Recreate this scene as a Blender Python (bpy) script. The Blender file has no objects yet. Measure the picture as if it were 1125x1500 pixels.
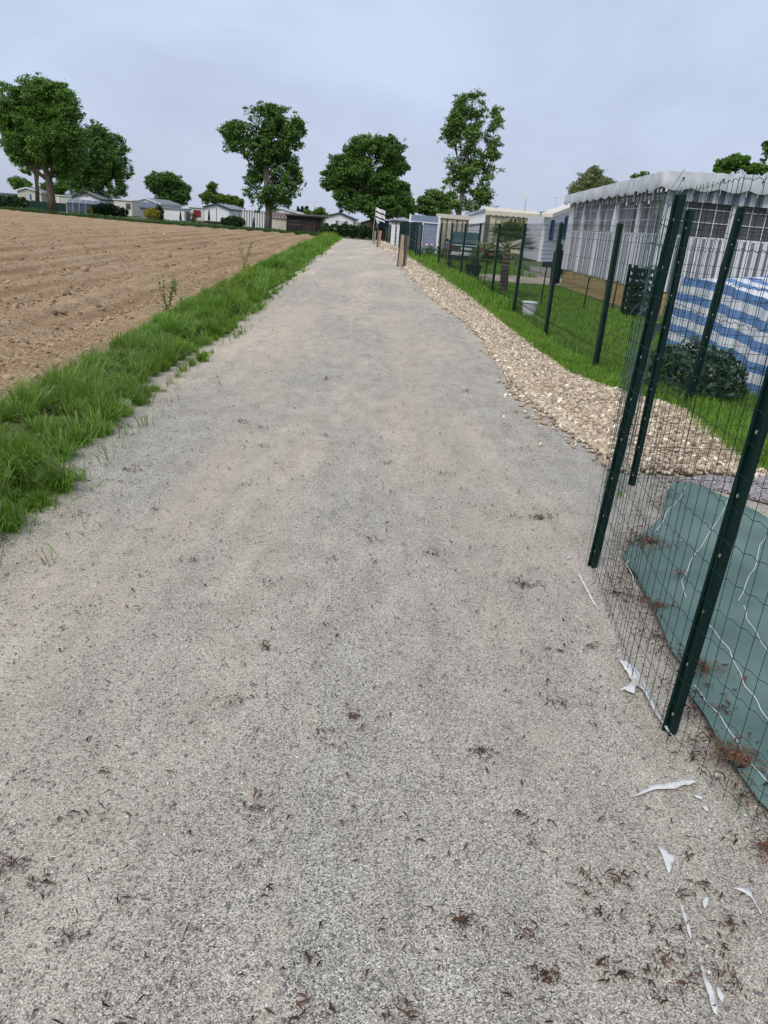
import bpy, math, random
import numpy as np
from mathutils import Matrix, Vector
R = math.radians
rng = np.random.default_rng(11)
random.seed(5)
scene = bpy.context.scene
C = scene.collection

# ------------------------------------------------------------------ camera, sky, sun, exposure
FPX, PITCH, ROLL, HC = 1085., R(21.2), R(4.5), 1.55
_f = np.array([0, math.cos(PITCH), -math.sin(PITCH)])
_u0 = np.array([0, math.sin(PITCH), math.cos(PITCH)])
_r = np.array([math.cos(ROLL), 0, 0]) + math.sin(ROLL)*_u0
_u = -math.sin(ROLL)*np.array([1., 0, 0]) + math.cos(ROLL)*_u0
cd = bpy.data.cameras.new('camera'); cam = bpy.data.objects.new('camera', cd); C.objects.link(cam)
cd.sensor_fit = 'HORIZONTAL'; cd.sensor_width = 36; cd.lens = FPX/1125*36
cd.clip_start = 0.05; cd.clip_end = 6000
cam.matrix_world = Matrix(((_r[0], _u[0], -_f[0], 0), (_r[1], _u[1], -_f[1], 0), (_r[2], _u[2], -_f[2], HC), (0, 0, 0, 1)))
scene.camera = cam
def ray(x, y): return _f + _r*(x-562.5)/FPX - _u*(y-750)/FPX
def G(x, y, z=0.):                      # survey: pixel -> ground point
    d = ray(x, y); t = (z-HC)/d[2]; return (t*d[0], t*d[1])
def at(x, y, Y):                        # survey: pixel at known distance -> point (X, Z)
    d = ray(x, y); t = Y/d[1]; return (t*d[0], HC+t*d[2])

w = bpy.data.worlds.new('World'); scene.world = w; w.use_nodes = True
nt = w.node_tree; nt.nodes.clear()
def N(t, typ, **k):
    n = t.nodes.new(typ)
    for a, b in k.items(): setattr(n, a, b)
    return n
SUN_EL, SUN_AZ = 52, 208
out = N(nt, 'ShaderNodeOutputWorld'); bg = N(nt, 'ShaderNodeBackground'); bg.inputs[1].default_value = 0.1
sky = N(nt, 'ShaderNodeTexSky', sky_type='NISHITA'); sky.sun_disc = False
sky.sun_elevation = R(SUN_EL); sky.sun_rotation = R(SUN_AZ)
tc = N(nt, 'ShaderNodeTexCoord'); mp = N(nt, 'ShaderNodeMapping'); mp.inputs['Scale'].default_value = (1, 1, 2.2)
nz = N(nt, 'ShaderNodeTexNoise'); nz.inputs['Scale'].default_value = 1.7; nz.inputs['Detail'].default_value = 6; nz.inputs['Roughness'].default_value = .56; nz.inputs['Distortion'].default_value = .4
cr = N(nt, 'ShaderNodeValToRGB')
cr.color_ramp.elements[0].position = .34; cr.color_ramp.elements[0].color = (2.42, 2.66, 3.42, 1)
cr.color_ramp.elements[1].position = .68; cr.color_ramp.elements[1].color = (3.45, 3.95, 5.15, 1)
mx = N(nt, 'ShaderNodeMix', data_type='RGBA'); mx.inputs[0].default_value = .93
L = nt.links.new
L(tc.outputs['Generated'], mp.inputs[0]); L(mp.outputs[0], nz.inputs[0]); L(nz.outputs[0], cr.inputs[0])
L(sky.outputs[0], mx.inputs[6]); L(cr.outputs[0], mx.inputs[7]); L(mx.outputs[2], bg.inputs[0]); L(bg.outputs[0], out.inputs[0])

sd = bpy.data.lights.new('sun', 'SUN'); sd.energy = 1.5; sd.angle = R(30); sd.color = (1, .94, .85)
sun = bpy.data.objects.new('sun', sd); C.objects.link(sun)
sdir = Vector((math.sin(R(SUN_AZ))*math.cos(R(SUN_EL)), math.cos(R(SUN_AZ))*math.cos(R(SUN_EL)), math.sin(R(SUN_EL))))
sun.rotation_euler = sdir.to_track_quat('Z', 'Y').to_euler()
vs = scene.view_settings; vs.view_transform = 'Standard'; vs.look = 'None'; vs.exposure = 0.84; vs.gamma = 1; vs.use_curve_mapping = False

# ------------------------------------------------------------------ helpers
def srgb(r, g, b):
    return tuple(((c/255)/12.92 if c/255 <= .04045 else ((c/255+.055)/1.055)**2.4) for c in (r, g, b))+(1,)
MATS = {}
def M(name, c1, c2=None, scale=5., rough=.8, bump=0., detail=5, spec=.3, island=0., metal=0., trans=0., stretch=None, bscale=None, c3=None):
    m = bpy.data.materials.new(name); m.use_nodes = True; t = m.node_tree; b = t.nodes['Principled BSDF']; l = t.links.new
    c1 = tuple(c1)[:3]+(1,); c2 = tuple(c2)[:3]+(1,) if c2 else tuple(x*.8 for x in c1[:3])+(1,)
    b.inputs['Roughness'].default_value = rough; b.inputs['Specular IOR Level'].default_value = spec; b.inputs['Metallic'].default_value = metal
    tx = N(t, 'ShaderNodeTexCoord'); ma = N(t, 'ShaderNodeMapping'); l(tx.outputs['Object'], ma.inputs[0])
    if stretch: ma.inputs['Scale'].default_value = stretch
    n = N(t, 'ShaderNodeTexNoise'); n.inputs['Scale'].default_value = scale; n.inputs['Detail'].default_value = detail; l(ma.outputs[0], n.inputs[0])
    r = N(t, 'ShaderNodeValToRGB'); r.color_ramp.elements[0].position = .35; r.color_ramp.elements[1].position = .65
    r.color_ramp.elements[0].color = c1; r.color_ramp.elements[1].color = c2
    if c3: e = r.color_ramp.elements.new(.5); e.color = tuple(c3)[:3]+(1,)
    fac = n.outputs[0]
    if island:
        g = N(t, 'ShaderNodeNewGeometry'); mm = N(t, 'ShaderNodeMix', data_type='FLOAT'); mm.inputs[0].default_value = island
        l(n.outputs[0], mm.inputs[2]); l(g.outputs['Random Per Island'], mm.inputs[3]); fac = mm.outputs[0]
        r.color_ramp.elements[0].position = .1; r.color_ramp.elements[1].position = .9
    l(fac, r.inputs[0]); l(r.outputs[0], b.inputs['Base Color'])
    if bump:
        n2 = N(t, 'ShaderNodeTexNoise'); n2.inputs['Scale'].default_value = bscale or scale*4; n2.inputs['Detail'].default_value = 4; l(ma.outputs[0], n2.inputs[0])
        bp = N(t, 'ShaderNodeBump'); bp.inputs['Strength'].default_value = bump; bp.inputs['Distance'].default_value = .01
        l(n2.outputs[0], bp.inputs['Height']); l(bp.outputs[0], b.inputs['Normal'])
    if trans:
        tr = N(t, 'ShaderNodeBsdfTranslucent'); l(r.outputs[0], tr.inputs[0]); ms = N(t, 'ShaderNodeMixShader'); ms.inputs[0].default_value = trans
        o = t.nodes['Material Output']; l(b.outputs[0], ms.inputs[1]); l(tr.outputs[0], ms.inputs[2]); l(ms.outputs[0], o.inputs[0])
    MATS[name] = m; return m

class MB:
    def __init__(s): s.v = []; s.f = []; s.mi = []
    def add(s, vs, fs, mi=0):
        o = len(s.v); s.v += [tuple(map(float, v)) for v in vs]; s.f += [tuple(i+o for i in f) for f in fs]; s.mi += [mi]*len(fs); return s
    def box(s, x0, x1, y0, y1, z0, z1, mi=0):
        return s.add([(x0,y0,z0),(x1,y0,z0),(x1,y1,z0),(x0,y1,z0),(x0,y0,z1),(x1,y0,z1),(x1,y1,z1),(x0,y1,z1)],
                     [(0,3,2,1),(4,5,6,7),(0,1,5,4),(1,2,6,5),(2,3,7,6),(3,0,4,7)], mi)
    def obox(s, a, b, t, z0, z1, mi=0, off=0.):      # upright slab from a to b (plan), thickness t, shifted off to its left
        a = np.array(a, float); b = np.array(b, float); d = (b-a)/np.linalg.norm(b-a); n = np.array([-d[1], d[0]])
        a = a+n*off; b = b+n*off; p = [a-n*t/2, b-n*t/2, b+n*t/2, a+n*t/2]
        if not hasattr(z0, '__len__'): z0 = (z0, z0)
        if not hasattr(z1, '__len__'): z1 = (z1, z1)
        zz0 = [z0[0], z0[1], z0[1], z0[0]]; zz1 = [z1[0], z1[1], z1[1], z1[0]]
        return s.add([(q[0], q[1], z) for q, z in zip(p, zz0)]+[(q[0], q[1], z) for q, z in zip(p, zz1)],
                     [(0,3,2,1),(4,5,6,7),(0,1,5,4),(1,2,6,5),(2,3,7,6),(3,0,4,7)], mi)
    def tube(s, pts, rad, n=6, mi=0, cap=True):
        pts = [np.array(p, float) for p in pts]; k = len(pts)
        if not hasattr(rad, '__len__'): rad = [rad]*k
        vs = []; fs = []
        for i, p in enumerate(pts):
            d = pts[min(i+1, k-1)]-pts[max(i-1, 0)]; d = d/(np.linalg.norm(d)+1e-9)
            a = np.cross(d, [0, 0, 1.]) if abs(d[2]) < .9 else np.cross(d, [1., 0, 0]); a /= np.linalg.norm(a); b = np.cross(d, a)
            for j in range(n):
                th = 2*math.pi*j/n; vs.append(p+rad[i]*(a*math.cos(th)+b*math.sin(th)))
        for i in range(k-1):
            for j in range(n):
                fs.append((i*n+j, i*n+(j+1) % n, (i+1)*n+(j+1) % n, (i+1)*n+j))
        if cap: fs += [tuple(range(n-1, -1, -1)), tuple(range((k-1)*n, k*n))]
        return s.add(vs, fs, mi)
    def grid(s, P, mi=0):                            # P: rows x cols x 3
        r, c = len(P), len(P[0]); vs = [q for row in P for q in row]
        return s.add(vs, [(i*c+j, i*c+j+1, (i+1)*c+j+1, (i+1)*c+j) for i in range(r-1) for j in range(c-1)], mi)
    def prism(s, poly, z0, z1, mi=0):
        n = len(poly)
        return s.add([(p[0], p[1], z0) for p in poly]+[(p[0], p[1], z1) for p in poly],
                     [tuple(range(n-1, -1, -1)), tuple(range(n, 2*n))]+[(i, (i+1) % n, n+(i+1) % n, n+i) for i in range(n)], mi)
    def build(s, name, mats, parent=None, smooth=False):
        me = bpy.data.meshes.new(name); me.from_pydata(s.v, [], s.f)
        mats = mats if isinstance(mats, (list, tuple)) else [mats]
        for m in mats: me.materials.append(m)
        if len(mats) > 1: me.polygons.foreach_set('material_index', s.mi)
        if smooth: me.polygons.foreach_set('use_smooth', [True]*len(s.f))
        me.update(); o = bpy.data.objects.new(name, me); C.objects.link(o)
        if parent:
            o.parent = parent; o.matrix_parent_inverse = Matrix.Translation(-Vector(parent.location))
        return o
def npmesh(name, V, F, mats, parent=None, smooth=False):   # V (n,3), F (m,k) arrays
    me = bpy.data.meshes.new(name); V = np.asarray(V, np.float32); F = np.asarray(F, np.int32); m, k = F.shape
    me.vertices.add(len(V)); me.vertices.foreach_set('co', V.ravel())
    me.loops.add(m*k); me.loops.foreach_set('vertex_index', F.ravel())
    me.polygons.add(m); me.polygons.foreach_set('loop_start', np.arange(m, dtype=np.int32)*k)
    me.polygons.foreach_set('loop_total', np.full(m, k, np.int32))
    if smooth: me.polygons.foreach_set('use_smooth', np.ones(m, bool))
    me.materials.append(mats); me.update(calc_edges=True)
    o = bpy.data.objects.new(name, me); C.objects.link(o)
    if parent: o.parent = parent; o.matrix_parent_inverse = Matrix.Translation(-Vector(parent.location))
    return o
def tag(o, label=None, cat=None, group=None, kind=None):
    if label: o['label'] = label
    if cat: o['category'] = cat
    if group: o['group'] = group
    if kind: o['kind'] = kind
    return o
def thing(name, loc, label, cat, group=None):
    o = bpy.data.objects.new(name, None); C.objects.link(o); o.location = (loc[0], loc[1], loc[2] if len(loc) > 2 else 0)
    o.empty_display_size = .2
    return tag(o, label, cat, group)
def copy_tree(o, loc, label=None, parent=None):
    c = o.copy(); C.objects.link(c)
    if parent: c.parent = parent
    else: c.location = loc
    if label: c['label'] = label
    for ch in list(o.children): copy_tree(ch, None, None, c)
    return c
def vnoise(x, y, seed=0):
    x = np.asarray(x, float); y = np.asarray(y, float); xi = np.floor(x).astype(np.int64); yi = np.floor(y).astype(np.int64); fx = x-xi; fy = y-yi
    def h(a, b):
        n = (a*374761393+b*668265263+seed*974634777) & 0xffffffff; n = ((n ^ (n >> 13))*1274126177) & 0xffffffff; return ((n ^ (n >> 16)) & 0xffff)/65535.
    fx = fx*fx*(3-2*fx); fy = fy*fy*(3-2*fy)
    return (h(xi, yi)*(1-fx)+h(xi+1, yi)*fx)*(1-fy)+(h(xi, yi+1)*(1-fx)+h(xi+1, yi+1)*fx)*fy
def fbm(x, y, oct=4, seed=0):
    s = 0; a = .5; t = 0
    for i in range(oct): s = s+a*vnoise(x*2**i, y*2**i, seed+i); t += a; a *= .5
    return s/t
def curve(tab): 
    a = np.array(tab, float); return lambda Y: np.interp(Y, a[:, 0], a[:, 1])
# plan curves along the path (Y -> X)
XP = curve([(-3,-2.2),(3.43,-2.0),(5.2,-2.0),(6.4,-2.05),(8.7,-2.3),(14.8,-2.7),(24.7,-3.3),(47,-4.65),(72,-6.0)])      # left edge of path
XF = curve([(-3,-2.7),(2,-2.75),(5,-2.85),(6.4,-2.95),(8.7,-3.15),(12.8,-3.5),(27,-4.65),(52,-6.1),(74,-7.6)])            # field edge
XG = curve([(5.2,1.62),(5.68,1.56),(6.63,1.41),(8.29,1.24),(11.4,1.21),(20,.6),(34.5,-.17),(45,-.75),(60,-1.95),(72,-2.9)])   # path | pebbles
XR = curve([(5.2,2.62),(5.45,2.76),(7.5,2.95),(8.3,2.5),(8.9,2.32),(10.9,2.2),(13.5,2.1),(19.4,1.85),(30.8,1.15),(36,.65),(58,-.6),(72,-2.0)])   # pebbles | grass

# ------------------------------------------------------------------ materials
white_metal = M('white_cladding', (.78,.80,.83), (.70,.72,.75), 2, .5, .0)
cream_wall = M('cream_cladding', (.66,.64,.56), (.58,.56,.48), 2, .6)
beige_wall = M('beige_cladding', (.55,.53,.46), (.48,.46,.40), 2, .6)
white_paint = M('white_paint', (.75,.76,.77), (.66,.67,.68), 4, .4)
roof_grey = M('grey_roofing', (.24,.26,.29), (.18,.2,.23), 3, .6, .2)
trim_dark = M('dark_trim', (.04,.045,.055), (.03,.033,.04), 3, .5)
blue_shutter = M('blue_paint', (.03,.08,.28), (.025,.06,.2), 3, .5)
grey_shutter = M('grey_shutter_paint', (.18,.21,.27), (.15,.18,.23), 3, .5)
glass = M('window_glass', (.05,.06,.07), (.12,.14,.16), 1.2, .08, spec=.8)
curtainm = M('curtain_cloth', (.8,.81,.83), (.7,.72,.75), 6, .9, trans=.3)
red_cloth = M('red_blind', (.28,.02,.03), (.2,.015,.02), 4, .7)
grey_clad = M('grey_cladding', (.28,.30,.34), (.23,.25,.29), 3, .6)
bluegrey = M('blue_grey_board', (.22,.27,.38), (.18,.22,.32), 3, .55, stretch=(1,1,6))
wood_dark = M('weathered_wood', (.10,.085,.085), (.05,.04,.042), 5, .85, .4, stretch=(1,1,8))
wood_mid = M('grey_brown_wood', (.22,.17,.14), (.13,.10,.085), 5, .85, .4, stretch=(4,4,.6))
wood_pale = M('pale_wood', (.42,.34,.25), (.28,.22,.16), 9, .85, .4, stretch=(4,4,.5))
wood_yellow = M('yellow_pine', (.46,.34,.16), (.34,.25,.11), 5, .75, .2, stretch=(4,4,.5))
post_green = M('green_coated_steel', (.0015,.019,.0145), (.001,.014,.011), 8, .5, .0, spec=.22)
wire_green = M('green_wire', (.003,.024,.02), (.003,.019,.016), 8, .5, spec=.25)
wire_worn = M('worn_green_wire', (.10,.17,.17), (.04,.10,.09), 30, .4, spec=.5)
steel = M('bright_rivet', (.55,.55,.55), (.45,.45,.45), 8, .35, metal=.6)
net_green = M('dark_green_netting', (.01,.045,.04), (.008,.035,.03), 8, .8)
black_pl = M('black_plastic', (.012,.013,.015), (.02,.02,.022), 5, .45)
brick_brown = M('brown_cladding', (.10,.065,.05), (.07,.05,.04), 5, .8)
navy = M('navy_canvas', (.03,.045,.10), (.025,.04,.08), 4, .8)
canvas_cream = M('cream_canvas', (.60,.56,.46), (.52,.49,.40), 3, .8, .2)
canvas_grey = M('pale_grey_canvas', (.46,.49,.51), (.34,.37,.385), 3.5, .6, .5, bscale=5)
stripe_w = M('white_fabric', (.74,.76,.79), (.66,.68,.71), 6, .75)
stripe_g = M('grey_fabric', (.22,.25,.29), (.18,.20,.24), 6, .75)
stripe_b = M('brown_stripe_fabric', (.20,.17,.14), (.16,.13,.11), 6, .75)
tow_blue = M('blue_tarpaulin', (.13,.25,.47), (.10,.20,.40), 5, .5, .3, bscale=6)
tow_white = M('white_tarpaulin', (.66,.69,.72), (.58,.61,.65), 5, .5, .3, bscale=6)
poly = M('polycarbonate', (.16,.20,.27), (.10,.13,.18), 1.5, .25, spec=.6)
bark = M('grey_bark', (.13,.10,.075), (.07,.055,.042), 3, .9, .8, stretch=(3,3,.7))
bark_pale = M('pale_bark', (.20,.18,.15), (.11,.10,.085), 3, .9, .8, stretch=(3,3,.7))
plastic_w = M('white_plastic_film', (.74,.76,.78), (.62,.65,.68), 20, .35, .3)
leafs = {
 'oak': M('leaf_oak', (.055,.14,.022), (.20,.37,.075), .35, .6, island=.55, trans=.28),
 'dark': M('leaf_dark', (.042,.12,.022), (.16,.30,.065), .35, .6, island=.55, trans=.25),
 'light': M('leaf_light', (.09,.17,.025), (.20,.30,.06), .35, .6, island=.6, trans=.35),
 'poplar': M('leaf_poplar', (.08,.165,.035), (.24,.38,.10), .35, .55, island=.6, trans=.28),
 'willow': M('leaf_willow', (.16,.21,.09), (.30,.36,.18), .4, .6, island=.6, trans=.3),
 'hedge': M('leaf_hedge', (.014,.042,.013), (.05,.10,.03), .8, .6, island=.6, trans=.2),
 'bush': M('leaf_bush', (.03,.08,.02), (.09,.18,.045), 1, .6, island=.6, trans=.25),
 'yellow': M('leaf_yellow', (.25,.24,.02), (.45,.38,.03), 1, .6, island=.6, trans=.25),
 'gloss': M('leaf_glossy', (.02,.055,.02), (.06,.11,.045), 2, .3, island=.6, trans=.15, spec=.6),
 'palm': M('leaf_palm', (.07,.12,.035), (.20,.27,.09), 2, .5, island=.6, trans=.2),
}
def ground_mat(name, cols, chip, patch, mixc, bump, dist, rough=.95, streak=(1.5, .14), rot=-3, samt=.45, crumb=.12, ridge=False):
    """granular ground: voronoi chips coloured one by one, tinted by large soft patches"""
    m = bpy.data.materials.new(name); m.use_nodes = True; t = m.node_tree; b = t.nodes['Principled BSDF']; l = t.links.new
    b.inputs['Roughness'].default_value = rough; b.inputs['Specular IOR Level'].default_value = .2
    tx = N(t, 'ShaderNodeTexCoord')
    v = N(t, 'ShaderNodeTexVoronoi'); v.inputs['Scale'].default_value = chip; l(tx.outputs['Object'], v.inputs['Vector'])
    sp = N(t, 'ShaderNodeSeparateColor'); l(v.outputs['Color'], sp.inputs[0])
    r = N(t, 'ShaderNodeValToRGB'); e = r.color_ramp.elements
    for i, (p, c) in enumerate(cols):
        q = e[i] if i < 2 else e.new(p)
        q.position = p; q.color = tuple(c)+(1,)
    l(sp.outputs[0], r.inputs[0])
    n1 = N(t, 'ShaderNodeTexNoise'); n1.inputs['Scale'].default_value = patch; n1.inputs['Detail'].default_value = 7; n1.inputs['Roughness'].default_value = .62; ms_ = N(t, 'ShaderNodeMapping'); ms_.inputs['Scale'].default_value = (1.3, .55, 1) if ridge else (1, 1, 1); l(tx.outputs['Object'], ms_.inputs[0]); l(ms_.outputs[0], n1.inputs[0])
    r1 = N(t, 'ShaderNodeValToRGB'); r1.color_ramp.elements[0].position = .42; r1.color_ramp.elements[1].position = .66
    r1.color_ramp.elements[0].color = (0, 0, 0, 1); r1.color_ramp.elements[1].color = (1, 1, 1, 1); l(n1.outputs[0], r1.inputs[0])
    # long streaks along the path (wheel tracks of dried mud)
    mp = N(t, 'ShaderNodeMapping'); mp.inputs['Scale'].default_value = streak+(1,); mp.inputs['Rotation'].default_value = (0, 0, R(rot)); l(tx.outputs['Object'], mp.inputs[0])
    n3 = N(t, 'ShaderNodeTexNoise'); n3.inputs['Scale'].default_value = 1.0; n3.inputs['Detail'].default_value = 4; l(mp.outputs[0], n3.inputs[0])
    r3 = N(t, 'ShaderNodeValToRGB'); r3.color_ramp.elements[0].position = .48; r3.color_ramp.elements[1].position = .62
    r3.color_ramp.elements[0].color = (0, 0, 0, 1); r3.color_ramp.elements[1].color = (1, 1, 1, 1); l(n3.outputs[0], r3.inputs[0])
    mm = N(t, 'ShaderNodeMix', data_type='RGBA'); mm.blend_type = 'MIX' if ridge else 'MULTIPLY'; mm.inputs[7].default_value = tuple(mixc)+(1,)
    ad = N(t, 'ShaderNodeMath', operation='MULTIPLY_ADD'); ad.use_clamp = True; ad.inputs[1].default_value = samt
    hf = N(t, 'ShaderNodeMath', operation='MULTIPLY'); hf.inputs[1].default_value = .7; l(r1.outputs[0], hf.inputs[0])
    l(r3.outputs[0], ad.inputs[0]); l(hf.outputs[0], ad.inputs[2]); l(r.outputs[0], mm.inputs[6])
    if ridge:      # silt patches on the chippings; mix grows along Y, painting in grazing-light brightening
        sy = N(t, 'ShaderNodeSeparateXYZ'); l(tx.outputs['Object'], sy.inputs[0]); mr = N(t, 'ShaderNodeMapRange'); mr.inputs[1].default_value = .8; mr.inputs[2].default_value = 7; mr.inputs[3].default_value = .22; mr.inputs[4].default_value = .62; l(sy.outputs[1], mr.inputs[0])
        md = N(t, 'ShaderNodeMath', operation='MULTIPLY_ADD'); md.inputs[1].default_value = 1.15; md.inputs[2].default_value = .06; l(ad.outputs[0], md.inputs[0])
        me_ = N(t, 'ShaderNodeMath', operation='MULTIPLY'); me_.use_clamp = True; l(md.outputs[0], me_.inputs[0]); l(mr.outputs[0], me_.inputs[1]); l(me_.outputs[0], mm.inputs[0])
    else: l(ad.outputs[0], mm.inputs[0])
    # brightness mottling
    n4 = N(t, 'ShaderNodeTexNoise'); n4.inputs['Scale'].default_value = 5; n4.inputs['Detail'].default_value = 6; n4.inputs['Roughness'].default_value = .7; l(ms_.outputs[0], n4.inputs[0])
    r4 = N(t, 'ShaderNodeValToRGB'); r4.color_ramp.elements[0].position = .3; r4.color_ramp.elements[1].position = .7
    r4.color_ramp.elements[0].color = (.78, .765, .74, 1); r4.color_ramp.elements[1].color = (1.14, 1.135, 1.12, 1); l(n4.outputs[0], r4.inputs[0])
    m2 = N(t, 'ShaderNodeMix', data_type='RGBA'); m2.blend_type = 'MULTIPLY'; m2.inputs[0].default_value = 1
    l(mm.outputs[2], m2.inputs[6]); l(r4.outputs[0], m2.inputs[7]); col = m2.outputs[2]
    if ridge:      # thin sandy seam between the wheel tracks, broken up by noise
        sx = N(t, 'ShaderNodeSeparateXYZ'); l(tx.outputs['Object'], sx.inputs[0])
        def mth(op, a_, b_=None, c_=None):
            q = N(t, 'ShaderNodeMath', operation=op)
            for i_, v_ in enumerate((a_, b_, c_)):
                if v_ is None: continue
                if isinstance(v_, (int, float)): q.inputs[i_].default_value = v_
                else: l(v_, q.inputs[i_])
            return q.outputs[0]
        for (xa, wd_, amt, tint) in ((-.10, .035, .5, (.56,.50,.39,1)), (-.85, .3, .22, (.42,.35,.27,1)), (.7, .34, .22, (.42,.35,.27,1))):
            dx_ = mth('ADD', mth('MULTIPLY_ADD', sx.outputs[1], .055, sx.outputs[0]), -xa)
            dx_ = mth('ADD', dx_, mth('MULTIPLY', mth('SUBTRACT', n3.outputs[0], .5), .25))
            band = mth('MAXIMUM', mth('SUBTRACT', 1.0, mth('DIVIDE', mth('ABSOLUTE', dx_), wd_)), 0.0)
            fa = mth('MULTIPLY', mth('MULTIPLY', band, amt), mth('MAXIMUM', mth('MULTIPLY', mth('SUBTRACT', n4.outputs[0], .42), 6.0), 0.0)); fa = mth('MINIMUM', fa, amt); q_ = N(t, 'ShaderNodeMix', data_type='RGBA'); q_.clamp_factor = True
            l(fa, q_.inputs[0]); l(col, q_.inputs[6]); q_.inputs[7].default_value = tint; col = q_.outputs[2]
    l(col, b.inputs['Base Color'])
    nb_ = N(t, 'ShaderNodeTexNoise'); nb_.inputs['Scale'].default_value = 26; nb_.inputs['Detail'].default_value = 6; nb_.inputs['Roughness'].default_value = .65; l(tx.outputs['Object'], nb_.inputs[0])
    b0 = N(t, 'ShaderNodeBump'); b0.inputs['Strength'].default_value = crumb; b0.inputs['Distance'].default_value = .03; l(nb_.outputs[0], b0.inputs['Height'])
    bp = N(t, 'ShaderNodeBump'); bp.inputs['Strength'].default_value = bump; bp.inputs['Distance'].default_value = dist; l(b0.outputs[0], bp.inputs['Normal'])
    ml = N(t, 'ShaderNodeMath', operation='ADD'); l(v.outputs['Distance'], ml.inputs[0])
    l(sp.outputs[1], ml.inputs[1]); l(ml.outputs[0], bp.inputs['Height']); l(bp.outputs[0], b.inputs['Normal'])
    return m
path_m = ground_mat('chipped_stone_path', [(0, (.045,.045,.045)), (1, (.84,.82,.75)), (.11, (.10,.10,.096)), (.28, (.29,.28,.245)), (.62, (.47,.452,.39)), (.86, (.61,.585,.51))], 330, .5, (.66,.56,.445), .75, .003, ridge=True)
gravel_m = ground_mat('lilac_grey_gravel', [(0, (.07,.07,.08)), (1, (.62,.60,.62)), (.3, (.22,.21,.23)), (.65, (.40,.38,.41))], 95, 1.5, (.9,.85,.8), .8, .006)
dirt_m = ground_mat('dry_field_soil', [(0, (.21,.145,.085)), (1, (.54,.41,.27)), (.4, (.38,.275,.17)), (.75, (.46,.34,.215))], 60, .9, (.80,.74,.66), .5, .006, streak=(2.4, .05), rot=-4.6, samt=.75, crumb=.9)
clod_m = M('soil_clod', (.16,.115,.07), (.46,.35,.225), 3, .95, .5, island=.7, bscale=60)
turf_m = M('turf_base', (.035,.06,.018), (.09,.085,.04), 6, .95, .5)
far_m = M('rough_grassland', (.05,.09,.025), (.10,.12,.045), .3, .95, .3)
lane_m = M('sandy_lane', (.42,.36,.28), (.34,.29,.22), 2, .95, .4, bscale=80)
grass_m = M('grass_blades', (.055,.15,.012), (.27,.46,.06), 1.2, .5, island=.6, trans=.35, spec=.35)
grass_dry = M('dry_grass_blades', (.20,.17,.07), (.34,.30,.15), 1.2, .7, island=.65, trans=.2)
lawn_m = M('lawn_blades', (.09,.21,.02), (.25,.42,.06), .9, .5, island=.6, trans=.35)
stone_m = M('cream_pebble', (.28,.215,.145), (.90,.81,.67), 30, .75, .25, island=.9, c3=(.64,.545,.42))
litter_m = M('dry_litter', (.02,.011,.008), (.12,.06,.035), 15, .9, island=.85)
litter_r = M('rust_brown_leaves', (.07,.032,.018), (.20,.105,.06), 15, .9, island=.85)
moss_m = M('pale_mud', (.38,.34,.24), (.30,.26,.18), 15, .95, .6, bscale=200)

# ------------------------------------------------------------------ the ground
g = MB(); n = 48; rr = [0.5, 12, 60, 200, 700, 2500]
g.add([(0, 0, -.06)]+[(rad*math.cos(2*math.pi*i/n), 30+rad*math.sin(2*math.pi*i/n), -.06) for rad in rr for i in range(n)],
      [(0, 1+i, 1+(i+1) % n) for i in range(n)]+[(1+k*n+i, 1+(k+1)*n+i, 1+(k+1)*n+(i+1) % n, 1+k*n+(i+1) % n) for k in range(len(rr)-1) for i in range(n)])
tag(g.build('ground', far_m), kind='structure')
# path: finely meshed with a little crown and unevenness, runs on to the right round the fenced corner
Ys = np.concatenate([np.arange(-3, 12, .12), np.geomspace(12, 73, 120)])
ts = np.linspace(0, 1, 46)
V = []
for Y in Ys:
    x0 = XP(Y)-.35; x1 = 7.5 if Y < 5.2 else max(XG(Y), XG(5.2))+.3
    if 5.2 <= Y < 5.5: x1 = 3.4
    X = x0+(x1-x0)*ts
    Z = (fbm(X*1.1, Y*1.1+0*X, 4, 3)-.5)*.035*np.clip(1, 0, 1)+(fbm(X*9, Y*9+0*X, 2, 8)-.5)*.006
    Z = Z*np.clip((x1-X)/.3, .0, 1)
    V += list(zip(X, Y+0*X, Z))
c = len(ts); F = np.array([(i*c+j, i*c+j+1, (i+1)*c+j+1, (i+1)*c+j) for i in range(len(Ys)-1) for j in range(c-1)])
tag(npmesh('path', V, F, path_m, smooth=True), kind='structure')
# lawn plot, sandy lane, gravel patch
lawn = MB(); ly = np.concatenate([np.arange(5.3, 40, 1.0)])
lawn.grid([[(XR(y)-.3+(30-XR(y)+.3)*t, y, .012) for t in np.linspace(0, 1, 6)] for y in ly])
tag(lawn.build('lawn_ground', turf_m), kind='structure')
ln = MB(); ln.prism([(1.5,25.6),(5.6,26.9),(9,28.2),(20,31),(20,35),(9,32.4),(4.5,31.0),(1.3,29.6)], .013, .03)
tag(ln.build('lane', lane_m), kind='structure')
def sheet(name, pts, z, mat, **k):
    m = MB(); m.prism(pts, z-.02, z); return tag(m.build(name, mat), **k)
sheet('gravel_patch', [(1.98,5.0),(2.3,4.9),(2.8,4.5),(3.6,3.9),(7,3.4),(7.2,5.6),(4,5.5),(2.7,5.42)], .022, gravel_m, kind='structure')
sheet('cross_lane', [(-8,72),(-5.9,72.5),(-1.6,72),(2,71),(3,73.5),(-4,75),(-9,75)], -.01, lane_m, kind='structure')

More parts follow.
